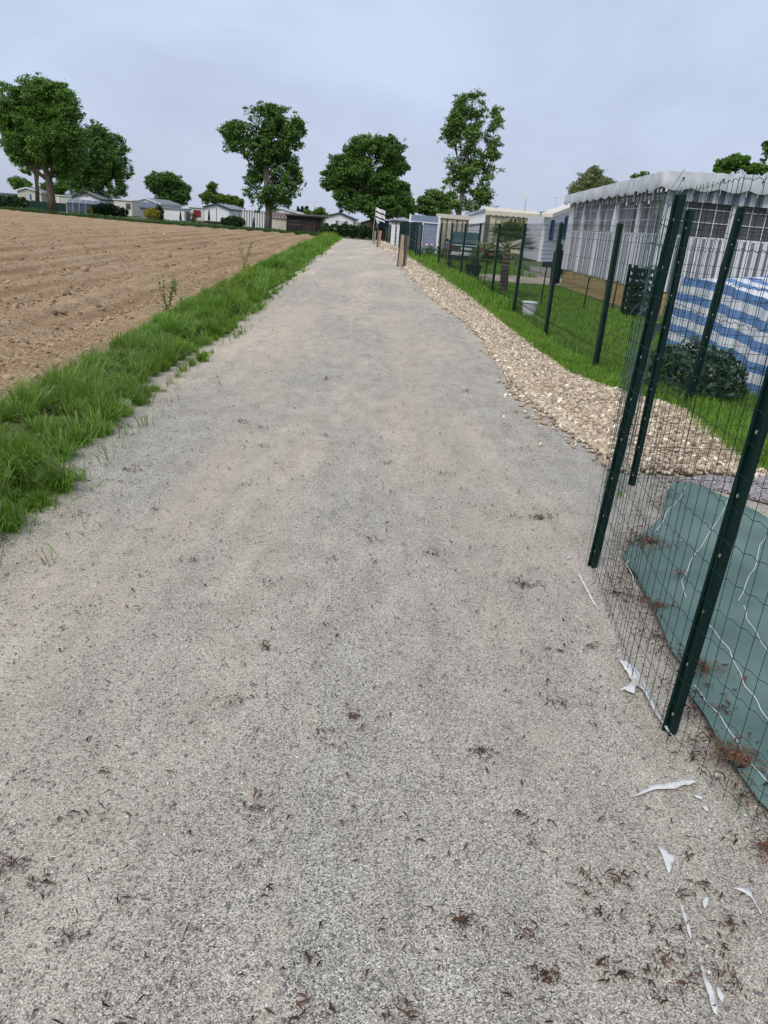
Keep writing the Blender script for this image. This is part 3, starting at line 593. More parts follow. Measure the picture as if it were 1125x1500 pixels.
bush('flower_clump', 'yellow-green flowering weeds halfway along the grass verge', -3.2, 14.5, 0, [(-3.15,14.2,.38,.2,.5,.14),(-3.5,17.2,.38,.2,.7,.14)], leafs['yellow'], 350, .03, stems=False)

# ------------------------------------------------------------------ mobile homes
def win(parent, p, q, z0, z1, frame=white_paint, pane=glass, shut=None, n=(0, -1), off=.03):
    """window between plan points p,q on a wall; its pane is a sub-part"""
    p = np.array(p, float); q = np.array(q, float); nn = np.array(n, float); nn /= np.linalg.norm(nn); d = (q-p)/np.linalg.norm(q-p); f = MB(); p0 = p+nn*off; q0 = q+nn*off; fw = .06
    f.obox(p0, q0, .06, z0, z0+fw); f.obox(p0, q0, .06, z1-fw, z1); f.obox(p0, p0+d*fw, .058, z0+fw, z1-fw); f.obox(q0-d*fw, q0, .058, z0+fw, z1-fw)
    mid = (p0+q0)/2; f.obox(mid-d*.025, mid+d*.025, .05, z0+fw, z1-fw)
    o = f.build('window', frame, parent); g_ = MB(); g_.obox(p0+d*fw, q0-d*fw, .02, z0+fw, z1-fw); g_.build('pane', pane, o)
    if shut:
        wd = np.linalg.norm(q-p)*.42
        for a, b in ((p0-d*(wd+.02), p0-d*.02), (q0+d*.02, q0+d*(wd+.02))):
            s = MB(); s.obox(a, b, .05, z0, z1); s.build('shutter', shut, parent)
            s = None
    return o
def siding(parent, mat, a, b, z0, z1f, n, step=.2, name='cladding_board'):
    pass
def home(label, x0, x1, y0, d, ze, zp, wall=white_metal, trim=white_paint, roof=roof_grey, xp=None, name='mobile_home', z0=.25, vent=True, overhang=.18):
    """gable end faces -Y; ridge runs away along +Y"""
    t = thing(name, ((x0+x1)/2, y0+d/2, 0), label, 'mobile home' if 'home' in name else 'shed'); xp = (x0+x1)/2 if xp is None else xp; y1 = y0+d
    m = MB(); m.add([(x0,y0,z0),(x1,y0,z0),(x1,y0,ze),(xp,y0,zp),(x0,y0,ze),(x0,y1,z0),(x1,y1,z0),(x1,y1,ze),(xp,y1,zp),(x0,y1,ze)],
                    [(0,1,2,3,4),(9,8,7,6,5),(1,6,7,2),(0,4,9,5),(0,5,6,1)])
    m.build('wall', wall, t)
    k = MB(); k.box(x0+.08, x1-.08, y0+.08, y1-.08, 0, z0-.003); k.build('skirting', trim_dark, t)
    o_ = overhang; th = .09; r = MB()
    for (xa, za, xb, zb) in ((x0-o_, ze-o_*(zp-ze)/(xp-x0), xp, zp), (xp, zp, x1+o_, ze-o_*(zp-ze)/(x1-xp))):
        r.add([(xa,y0-o_,za+.01),(xb,y0-o_,zb+.01),(xb,y1+o_,zb+.01),(xa,y1+o_,za+.01),(xa,y0-o_,za+th),(xb,y0-o_,zb+th),(xb,y1+o_,zb+th),(xa,y1+o_,za+th)],
              [(0,3,2,1),(4,5,6,7),(0,1,5,4),(1,2,6,5),(2,3,7,6),(3,0,4,7)])
    r.build('roof', roof, t)
    b = MB()
    for (xa, za, xb, zb) in ((x0-o_, ze-o_*(zp-ze)/(xp-x0), xp, zp), (xp, zp, x1+o_, ze-o_*(zp-ze)/(x1-xp))):
        b.obox((xa, y0-o_-.03), (xb, y0-o_-.03), .05, (za-.06, zb-.06), (za+th+.02, zb+th+.02))
    b.build('barge_board', trim, t)
    gu = MB(); gu.box(x1+o_-.02, x1+o_+.07, y0-o_, y1+o_, ze-o_*.3-.1, ze-o_*.3+.01); gu.build('gutter', trim, t)
    if vent:
        v = MB(); n_ = 10; v.add([(xp+.22*math.cos(2*math.pi*i/n_), y0-.02, ze+(zp-ze)*.35+.1*math.sin(2*math.pi*i/n_)) for i in range(n_)], [tuple(range(n_))]); v.build('vent', grey_shutter, t)
    return t
def pxhome(label, Y, d, l, p, r, **k):
    (xl, zl), (xp, zp), (xr, zr) = at(*l, Y), at(*p, Y), at(*r, Y); ze = (zl+zr)/2
    t = home(label, xl, xr, Y, d, ze, max(zp, ze+.2), xp=xp, **k); return t, xl, xr, ze, zp
h1, xl, xr, ze, zp = pxhome('leftmost beige mobile home with two blue shutters on its gable end', 120, 11, (25,280), (39,275), (60,281), wall=beige_wall, vent=False)
xa = at(46.5,287,120)[0]; xb = at(52.5,287,120)[0]; win(h1, (xa,120), (xb,120), ze-1.15, ze-.35, pane=curtainm, shut=blue_shutter)
win(h1, (xr,123), (xr,124), ze-1.1, ze-.4, n=(1,0)); win(h1, (xr,127), (xr,128.2), ze-1.1, ze-.4, n=(1,0))
def boxhut(label, Y, d, x0, x1, zt, wall, name='garden_shed', roofm=white_paint, ov=.15, cat='shed', z0=0., zt2=None):
    t = thing(name, ((x0+x1)/2, Y+d/2, 0), label, cat); m = MB(); z2 = zt2 or zt
    m.add([(x0,Y,z0),(x1,Y,z0),(x1,Y+d,z0),(x0,Y+d,z0),(x0,Y,zt),(x1,Y,z2),(x1,Y+d,z2),(x0,Y+d,zt)], [(0,3,2,1),(4,5,6,7),(0,1,5,4),(1,2,6,5),(2,3,7,6),(3,0,4,7)]); m.build('wall', wall, t)
    r = MB(); r.add([(x0-ov,Y-ov,zt+.004),(x1+ov,Y-ov,z2+.004),(x1+ov,Y+d+ov,z2+.004),(x0-ov,Y+d+ov,zt+.004),(x0-ov,Y-ov,zt+.12),(x1+ov,Y-ov,z2+.12),(x1+ov,Y+d+ov,z2+.12),(x0-ov,Y+d+ov,zt+.12)], [(0,3,2,1),(4,5,6,7),(0,1,5,4),(1,2,6,5),(2,3,7,6),(3,0,4,7)]); r.build('roof', roofm, t)
    return t
def X(x, Y, y=300): return at(x, y, Y)[0]
# far-left open porch
t = boxhut('low grey lean-to at the far left edge behind the dark hedge', 122, 5, X(2,122), X(24,122), at(12,284,122)[1], beige_wall, roofm=roof_grey, ov=.4)
t = boxhut('cream annexe between the beige home and the dark-trimmed white home', 118, 6, X(79,118), X(106,118), at(90,287,118)[1], cream_wall)
d_ = MB(); d_.obox((X(84,118),117.96), (X(88,118),117.96), .06, .15, 2.0); d_.build('door', white_paint, t)
m = MB(); t = thing('netting_fence', (X(70,100), 100), 'dark green netting fence in front of the beige homes behind the oak trunk', 'fence')
xs = np.linspace(X(40,100), X(97,100), 22); m.grid([[(x, 100+.05*math.sin(i*1.9), z) for i, x in enumerate(xs)] for z in (0, .9, 1.0)]); m.build('netting', net_green, t)
for x in xs[::3]:
    p_ = MB(); p_.box(x-.03, x+.03, 100.08, 100.14, 0, 1.1); p_.build('post', post_green, t)
# greenhouse / pool shelter with ribs
t = thing('greenhouse', (X(120,94), 95.5), 'blue-grey glazed greenhouse with white ribs beside the dark rounded bush', 'greenhouse')
gx0, gx1 = X(97.5,94), X(143,94); zt = at(120,292.5,94)[1]; k = 5
for i in range(k):
    a = gx0+(gx1-gx0)*i/k+.05; b = gx0+(gx1-gx0)*(i+1)/k-.05
    q = MB(); q.add([(a,94,.05),(b,94,.05),(b,94,zt-.35),(a,94,zt-.35)], [(0,1,2,3)]); q.build('pane', poly, t)
    q = MB(); q.add([(a,94,zt-.35),(b,94,zt-.35),(b-.15,95.1,zt),(a-.15,95.1,zt)], [(0,1,2,3)]); q.build('roof_pane', poly, t)
for i in range(k+1):
    a = gx0+(gx1-gx0)*i/k; q = MB(); q.tube([(a,93.97,0),(a,93.97,zt-.35),(a-.15,95.1,zt+.03),(a-.15,96.4,zt-.4),(a-.15,96.4,0)], .05, 4); q.build('rib', white_paint, t)
q = MB(); q.add([(gx1,94,0),(gx1,96.4,0),(gx1,96.4,zt-.4),(gx1-.15,95.1,zt),(gx1,94,zt-.35)], [(0,1,2,3,4)]); q.build('end_pane', poly, t)
q = MB(); q.box(gx0, gx1, 93.9, 93.98, zt-.42, zt-.34); q.build('rail', white_paint, t)
h2, xl, xr, ze, zp = pxhome('white mobile home with dark roof edge and small oval vent behind the greenhouse', 116, 11, (107,288), (127,283), (146,292), trim=trim_dark)
win(h2, (xr,119), (xr,120), ze-1.1, ze-.4, n=(1,0)); win(h2, (xr,122), (xr,123.5), ze-1.1, ze-.4, n=(1,0))
t = boxhut('cream flat-topped annexe with one dark window right of the greenhouse', 108, 4, X(167,108), X(193,108), at(180,293.5,108)[1], cream_wall)
win(t, (X(184.5,108),108), (X(191,108),108), at(187,306,108)[1], at(187,298,108)[1], frame=trim_dark)
h3, xl, xr, ze, zp = pxhome('wide white mobile home with grey pitched side roof behind the small grey shed', 114, 11, (193,294.5), (213,290.5), (234,299), vent=False)
d_ = MB(); d_.obox((X(191,113),113.9), (X(196,113),113.9), .06, .1, 1.75); d_.build('door', glass, h3)
d_ = MB(); d_.obox((X(196.8,113),113.9), (X(201,113),113.9), .06, .1, 1.75); d_.build('door', glass, h3)
win(h3, (xr,118), (xr,119.2), ze-1.1, ze-.4, n=(1,0))
# small grey shed: ridge runs sideways
def ridge_shed(label, Y, d, x0, x1, ze, zp, wall, roof):
    t = thing('garden_shed', ((x0+x1)/2, Y+d/2), label, 'shed'); m = MB(); m.add([(x0,Y,0),(x1,Y,0),(x1,Y+d,0),(x0,Y+d,0),(x0,Y,ze),(x1,Y,ze),(x1,Y+d,ze),(x0,Y+d,ze),(x0,Y+d/2,zp),(x1,Y+d/2,zp)],
        [(0,1,5,4),(2,3,7,6),(1,2,6,9,5),(3,0,4,8,7)]); m.build('wall', wall, t)
    for s in (0, 1):
        r = MB(); ya, yb = (Y-.15, Y+d/2) if s == 0 else (Y+d+.15, Y+d/2); za = ze-.08
        r.add([(x0-.1,ya,za),(x1+.1,ya,za),(x1+.1,yb,zp),(x0-.1,yb,zp),(x0-.1,ya,za+.07),(x1+.1,ya,za+.07),(x1+.1,yb,zp+.07),(x0-.1,yb,zp+.07)], [(0,3,2,1),(4,5,6,7),(0,1,5,4),(1,2,6,5),(2,3,7,6),(3,0,4,7)]); r.build('roof_slope', roof, t)
    return t
ridge_shed('small grey shed with pitched slate-coloured roof beside the yellow bush', 98, 2.6, X(205,98), X(225,98), at(215,304,98)[1], at(215,297,98)[1], grey_clad, M('slate_grey_roof', (.12,.14,.19), (.09,.11,.15), 3, .5))
t = boxhut('white windowless box shed with slightly sloped grey roof edge', 99, 3, X(239.5,99), X(269.5,99), at(240,305,99)[1], white_metal, roofm=grey_clad, zt2=at(269,307,99)[1])
t = thing('gate', (X(273,100), 100), 'grey-brown slatted gate at the right end of the white box shed', 'gate')
for i in range(5):
    a = X(270.2+i*1.5,100); q = MB(); q.box(a-.06, a+.05, 100, 100.05, .1, at(273,310,100)[1]); q.build('slat', wood_mid, t)
t = thing('potted_plant', (X(281.5,97), 97), 'reddish-brown shrub standing before the cream caravan', 'plant')
i_ = bush('brown_shrub', 'reddish-brown shrub standing before the cream caravan', X(282,97), 97, 0, [(X(281,97), 97, .6, .45, .4, .6), (X(285,97), 97, .5, .3, .4, .5)], litter_r, 700, .14); bpy.data.objects.remove(t)
t = boxhut('cream caravan with one red-blinded window', 104, 5, X(276.7,104), X(298,104), at(287,304.2,104)[1], cream_wall, name='caravan', cat='caravan', z0=.2)
win(t, (X(283,104),104), (X(294,104),104), at(289,317.5,104)[1], at(289,308,104)[1], frame=trim_dark, pane=red_cloth)
h4, xl, xr, ze, zp = pxhome('white mobile home with dark roof edge and a closed dark parasol before it', 102, 11, (298.8,303.5), (317,298.8), (335.8,306), trim=trim_dark, vent=False)
q = MB(); q.obox((X(316.6,102),101.97), (X(317.2,102),101.97), .04, .3, ze); q.build('joint_cover', grey_shutter, h4)
win(h4, (xr,104), (xr,105.2), ze-1.2, ze-.4, n=(1,0)); win(h4, (xr,107.5), (xr,108.6), ze-1.2, ze-.4, n=(1,0))
def parasol(label, x, Y, zt, z0=.35):
    t = thing('closed_parasol', (x, Y), label, 'parasol'); q = MB(); q.tube([(x,Y,0),(x,Y,zt)], .025, 6); q.build('pole', black_pl, t)
    q = MB(); q.tube([(x,Y,z0),(x,Y,z0+.2),(x,Y,zt-.4),(x,Y,zt)], [.12,.16,.1,.03], 7); q.build('canopy', M('dark_parasol_cloth', (.015,.025,.03), None, 4, .9) if 'dark_parasol_cloth' not in MATS else MATS['dark_parasol_cloth'], t)
parasol('closed dark parasol standing against the white home left of the low bush', X(306,97), 97, at(306,306.5,97)[1])
parasol('closed dark parasol standing in front of the corrugated white shed', X(372,90), 90, at(372,318,90)[1], .1)
parasol('closed dark parasol between the white box shed and its slatted gate', X(264,96), 96, at(264,309,96)[1], .1)
# corrugated shed
t = thing('corrugated_shed', (X(372,95), 96.5), 'white shed with deep vertical ribs left of the leaning trunk', 'shed')
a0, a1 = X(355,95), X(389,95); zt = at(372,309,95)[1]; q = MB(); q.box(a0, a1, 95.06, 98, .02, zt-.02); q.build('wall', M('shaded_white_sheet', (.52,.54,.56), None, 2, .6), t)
for i in range(9):
    a = a0+(a1-a0)*(i+.1)/9; q = MB(); q.box(a, a+(a1-a0)/9*.55, 94.9, 95.05, .02, zt); q.build('rib', white_paint, t)
q = MB(); q.box(a0-.05, a1+.05, 94.85, 98.1, zt+.005, zt+.09); q.build('roof', white_paint, t)
# white shed with wavy grey roof + house behind
t = thing('garden_shed', (X(407,94), 95.5), 'white shed with wavy grey sheet roof right of the leaning trunk', 'shed')
a0, a1 = X(394,94), X(421,94); zt = at(407,319,94)[1]; q = MB(); q.box(a0, a1, 94, 97, 0, zt); q.build('wall', cream_wall, t)
q = MB(); xs = np.linspace(a0-.1, a1+.1, 40); q.grid([[(x, y, zt+.02+dz+.07*math.sin(i*.9)) for i, x in enumerate(xs)] for y, dz in ((93.8,0),(95.5,.5),(97.2,.5))]); q.build('roof', wood_mid, t)
h5, xl, xr, ze, zp = pxhome('white gabled home with grey roof behind the wavy-roofed shed', 118, 9, (397,308), (410,305), (446,317), vent=False, trim=white_paint)
# weathered wooden shed: planks + lattice
t = thing('wooden_shed', (X(446,92), 93.5), 'weathered dark wooden shed with plank and lattice panels at the end of the field', 'shed')
a0, a1 = X(421,92), X(471,92); zb = at(446,317,92)[1]
q = MB(); q.box(a0+.05, a1-.05, 92.12, 95, 0, zb); q.build('wall', wood_dark, t)
am = a0+(a1-a0)*.42; nb = 8
for i in range(nb):
    q = MB(); z0 = .05+i*(zb-.1)/nb; q.box(a0, am-.05, 92.02+.02*(i % 2), 92.1, z0, z0+(zb-.1)/nb-.03); q.build('plank', wood_mid if i in (3, 5) else wood_dark, t)
b_ = X(464,92); k = 9
for i in range(k):
    xx = am+.05+(b_-am-.1)*i/k; q = MB(); q.box(xx, xx+.06, 92.0, 92.03, .05, zb-.05); q.build('lattice_strip', wood_mid, t)
for i in range(7):
    zz = .1+i*(zb-.2)/7; q = MB(); q.box(am+.05, b_-.05, 92.035, 92.06, zz, zz+.06); q.build('lattice_strip', wood_mid, t)
for xx in (a0, am, b_, X(467.5,92), a1):
    q = MB(); q.box(xx-.07, xx+.07, 91.95, 92.09, 0, zb+.02); q.build('post', wood_dark, t)
q = MB(); q.add([(a0-.2,91.7,zb+.05),(X(482,92),91.7,zb+.12),(X(482,92),95.3,zb+.32),(a0-.2,95.3,zb+.22)], [(0,1,2,3)]); q.add([(a0-.2,91.7,zb-.03),(X(482,92),91.7,zb+.02),(X(482,92),91.72,zb+.13),(a0-.2,91.72,zb+.06)], [(0,1,2,3)]); q.build('roof', wood_dark, t)
h6, xl, xr, ze, zp = pxhome('white gabled home with four grey window shutters behind the end hedge', 116, 10, (477,317.5), (497,312), (517.5,320.8), trim=trim_dark, vent=False)
win(h6, (X(497,116),116), (X(506.5,116),116), ze-1.0, ze-.35, pane=curtainm, shut=grey_shutter)
win(h6, (xr,119), (xr,120), ze-1.1, ze-.4, n=(1,0))
t = home('brown dark-walled home with small white window behind the oak trunk', X(530,112), X(556,112), 112, 8, at(530,325,112)[1], at(545,321.5,112)[1], wall=brick_brown, vent=False)
win(t, (X(549.5,112),112), (X(554.5,112),112), at(552,334,112)[1], at(552,327,112)[1], pane=curtainm)
t = boxhut('dark blue canvas awning beyond the flag pole', 84, 3, X(557,84), X(571,84), at(564,324.5,84)[1], navy, name='awning', cat='awning', roofm=navy, z0=1.1)
for xx in (X(557.5,84), X(570.5,84)):
    q = MB(); q.box(xx-.04, xx+.04, 84.02, 84.1, 0, 1.098); q.build('pole', trim_dark, t)
q = MB(); q.box(X(560,84)-.2, X(568,84), 84.6, 84.8, 0, 1.09); q.build('back_panel', M('dark_red_cloth', (.12,.02,.025), None, 3, .8), t)
# white shed with fascia and shallow hipped roof
t = thing('white_shed', (X(586,61), 62.5), 'white shed with dark fascia and pale hipped roof behind the far green posts', 'shed')
a0, a1 = X(573,61,340), X(602,61,340); zb = at(586,327,61)[1]; q = MB(); q.box(a0, a1, 61, 65, 0, zb); q.build('wall', white_metal, t)
for i in range(6):
    q = MB(); z_ = .1+i*(zb-.15)/6; q.box(a0+.03, a1-.03, 60.97, 60.997, z_, z_+(zb-.15)/6-.02); q.build('board', white_metal, t)
q = MB(); q.box(a0-.12, a1+.12, 60.85, 65.1, zb+.003, zb+.2); q.build('fascia', wood_dark, t)
q = MB(); q.add([(a0-.1,60.87,zb+.203),(a1+.1,60.87,zb+.203),(a1+.1,65,zb+.203),(a0-.1,65,zb+.203),(X(591,63,320),63,at(591,317.5,61)[1])], [(0,1,4),(1,2,4),(2,3,4),(3,0,4)]); q.build('roof', grey_clad, t)
# blue-grey shed
t = thing('blue_grey_shed', (1.1, 48), 'blue-grey boarded shed with white corner trims beside the striped awning', 'shed')
a0, a1 = .18, 1.9; q = MB(); q.box(a0, a1, 47.05, 50, .05, 2.18); q.build('wall', bluegrey, t)
for i in range(8):
    for (p0, p1) in ((a0+.08, .92), (1.02, a1-.08)):
        q = MB(); z_ = .08+i*.21; q.box(p0, p1, 47.01, 47.046, z_, z_+.2); q.build('board', bluegrey, t)
q = MB(); q.box(a0+.08, a1-.08, 46.98, 47.046, 1.84, 2.16); q.build('sign_board', bluegrey, t)
for (p0, p1, z0, z1) in ((a0-.05, a0+.07, 0, 2.2), (a1-.07, a1+.05, 0, 2.2), (.93, 1.01, 0, 1.77)):
    q = MB(); q.box(p0, p1, 46.95, 47.04, z0, z1); q.build('corner_trim', white_paint, t)
q = MB(); q.box(a0-.08, a1+.08, 46.94, 47.044, 1.772, 1.835); q.build('trim_rail', white_paint, t)
t = thing('barrier_tape', (1.2, 46), 'red and white barrier tape stretched in front of the blue-grey shed', 'tape')
for i in range(8):
    q = MB(); a = .7+i*.16; q.box(a, a+.16, 46.2, 46.21, .62-.03*math.sin(i/7*3.1), .68-.03*math.sin(i/7*3.1)); q.build('tape_piece', M('red_tape', (.5,.03,.03), None, 3, .5) if i == 0 else (MATS['red_tape'] if i % 2 == 0 else white_paint), t)
# cream/brown striped awning
def striped(mb, a, b, z0, z1, per, wave=.02, mats=(0, 1), duty=.5):
    a = np.array(a, float); b = np.array(b, float); Ln = np.linalg.norm(b-a); d = (b-a)/Ln; nrm = np.array([d[1], -d[0]]); k = max(2, int(round(Ln/per)))
    for i in range(k):
        for (f0, f1, mi) in ((0, duty, mats[0]), (duty, 1, mats[1])):
            s0, s1 = (i+f0)/k*Ln, (i+f1)/k*Ln; o0 = wave*math.sin(s0*9)+wave*(.5 if mi else 0); o1 = wave*math.sin(s1*9)+wave*(.5 if mi else 0)
            p, q = a+d*s0+nrm*o0, a+d*s1+nrm*o1; mb.add([(p[0],p[1],z0),(q[0],q[1],z0),(q[0],q[1],z1),(p[0],p[1],z1)], [(0,1,2,3)], mi)
t = thing('striped_awning', (2.8, 51), 'cream and brown vertically striped awning with pale top band behind the car', 'awning')
sa0, sa1 = at(640,340,50)[0], at(684.5,340,50)[0]; q = MB(); striped(q, (sa0,50), (sa1,50), .1, 2.15, .31, .03, duty=.68); q.build('front_panel', [canvas_cream, stripe_b], t)
q = MB(); striped(q, (sa1,50), (sa1,52.6), .1, 2.15, .31, .03, duty=.68); q.build('side_panel', [canvas_cream, stripe_b], t)
q = MB(); q.box(sa0-.05, sa1+.08, 49.9, 52.7, 2.153, 2.4); q.build('roof', canvas_cream, t)
for x_ in (sa0, sa1):
    q = MB(); q.tube([(x_,50.06,0),(x_,50.06,2.15)], .03, 6); q.build('pole', steel, t)
# pale home behind
t = thing('mobile_home', (5, 62), 'pale white mobile home with sloping grey roof edge between the two cream awnings', 'mobile home')
a0, a1 = X(683,58,330), X(725,58,330); q = MB(); q.obox((a0,58), (a1,58), .1, 0, (at(684,315,58)[1], at(725,303,58)[1])); q.build('wall', white_metal, t)
q = MB(); q.obox((a1+.002,58.1), (a1+.002,66), .1, 0, at(725,303,58)[1]); q.build('side_wall', white_metal, t)
q = MB(); q.obox((a0-.2,57.9), (a1+.1,57.9), .25, (at(684,315,58)[1]+.003, at(725,303,58)[1]+.003), (at(684,312.5,58)[1], at(725,300.5,58)[1])); q.build('roof_edge', grey_clad, t)
q = MB(); q.obox((a0,57.92), (a1,57.92), .05, (at(684,331,58)[1]-.04, at(712,323,58)[1]-.04), (at(684,331,58)[1]+.05, at(712,323,58)[1]+.05)); q.build('rail', grey_clad, t)
for i in range(9):
    q = MB(); q.obox((a0+.02,57.935), (a1-.02,57.935), .025, .1+i*.19, .27+i*.19); q.build('siding_board', white_metal, t)
# cream tent awning
t = thing('awning_tent', (6.8, 53), 'cream canvas tent awning with brown window and scalloped edge behind the palm', 'awning')
a0, a1 = at(714,340,52)[0], at(785,340,52)[0]; zt = 2.75
q = MB(); P_ = [[(x, 52+.04*math.sin(x*5+z), z) for x in np.linspace(a0, a1, 24)] for z in np.linspace(.35, zt, 6)]; q.grid(P_); q.build('front_panel', canvas_cream, t)
q = MB(); q.grid([[(a0+.02, y, z) for y in np.linspace(52, 54.6, 6)] for z in (.35, 1.5, zt)]); q.build('side_panel', stripe_b, t)
q = MB(); n_ = 45; xs = np.linspace(a0-.3, a1+.1, n_)
q.grid([[(x, 51.85, zt-.12-.07*abs(math.sin(i*.7))) for i, x in enumerate(xs)], [(x, 51.85, zt+.1) for x in xs], [(x, 52.3, zt+.25) for x in xs], [(x, 55, zt+.4) for x in xs]]); q.build('roof', canvas_cream, t)
q = MB(); q.obox((at(745,325,52)[0],51.93), (at(770,325,52)[0],51.93), .03, 2.02, 2.45); o = q.build('window', brick_brown, t)
for i in range(5):
    xx = at(745+i*6.2,325,52)[0]; q = MB(); q.box(xx-.015, xx+.02, 51.88, 51.91, 2.02, 2.45); q.build('glazing_bar', canvas_cream, o)
for x_ in (a0+.02, a0+.45, a1):
    q = MB(); q.tube([(x_,51.9,0),(x_,51.9,zt-.05)], .03, 6); q.build('pole', wood_mid, t)
# siding home A
def sided_wall(parent, a, b, z0, za, zb, mat, step=.2, n=None):
    a = np.array(a, float); b = np.array(b, float); d = b-a; Ln = np.linalg.norm(d); d /= Ln; nr_ = np.array([d[1], -d[0]]); zmax = max(za, zb); k = int((zmax-z0)/step)+1
    for i in range(k):
        lo, hi = z0+i*step, min(z0+(i+1)*step, zmax)
        # clip board to the sloping top edge
        def s_at(z): return None if za == zb else (z-za)/(zb-za)*Ln
        s0, s1 = 0, Ln
        if hi > min(za, zb) and za != zb:
            sc = s_at(hi-.02)
            if zb > za: s0 = max(0, min(Ln, sc))
            else: s1 = max(0, min(Ln, sc))
        if s1-s0 < .1: continue
        p, q_ = a+d*s0, a+d*s1; m = MB(); t0, t1 = .045, .012
        m.add([(p+nr_*t0).tolist()+[lo], (q_+nr_*t0).tolist()+[lo], (q_+nr_*t1).tolist()+[hi], (p+nr_*t1).tolist()+[hi], p.tolist()+[lo], q_.tolist()+[lo], q_.tolist()+[hi], p.tolist()+[hi]],
              [(0,1,2,3),(4,7,6,5),(0,4,5,1),(1,5,6,2),(3,2,6,7),(0,3,7,4)]); m.build('siding_board', mat, parent)
t = thing('mobile_home', (11, 60), 'white board-clad home with rising grey roof line behind the blue-shuttered home', 'mobile home')
a = (at(779,350,56)[0], 56); b = (14.5, 57.5); za = at(785,314,56)[1]; zb = za+.85
q = MB(); q.obox(a, b, .1, .3, (za, zb), off=.06); q.build('wall', white_metal, t); sided_wall(t, a, b, .35, za, zb, white_metal, .24)
q = MB(); q.obox((a[0]-.2,a[1]-.15), (b[0],b[1]-.15), .3, (za+.004, zb+.004), (za+.12, zb+.12)); q.build('roof_edge', grey_clad, t)
# home B with blue shutters
t = thing('mobile_home', (8.5, 39), 'white board-clad mobile home with dark blue shutters left of the big awning house', 'mobile home')
a = (6.0, 34.7); b = (9.9, 41.9); za, zb = 2.38, 3.75; dd = np.array([b[0]-a[0], b[1]-a[1]]); dd /= np.linalg.norm(dd)
q = MB(); q.obox(a, b, .12, .5, (za, zb), off=.065); q.build('wall', white_metal, t); sided_wall(t, a, b, .5, za, zb, white_metal, .17)
q = MB(); q.obox(tuple(np.array(a)-dd*.3+np.array([.1,-.12])*1.0), (b[0]+.1,b[1]-.12), .5, (za-.05, zb+.004), (za+.1, zb+.16)); q.build('roof_edge', cream_wall, t)
q = MB(); q.obox((6.06,34.85), (6.06,40), .08, .5, 2.38); q.build('side_wall', white_metal, t)
q = MB(); q.obox((6.3,35.4), (10,42.2), .1, 0, .495); q.build('skirting', trim_dark, t)
nn = (dd[1], -dd[0])
for s0, zlo, zhi in ((1.0, 1.42, 2.25), (2.95, 1.5, 2.5)):
    p = np.array(a)+dd*s0; win(t, p, p+dd*.75, zlo, zhi, pane=curtainm, shut=blue_shutter, n=nn, off=.09)
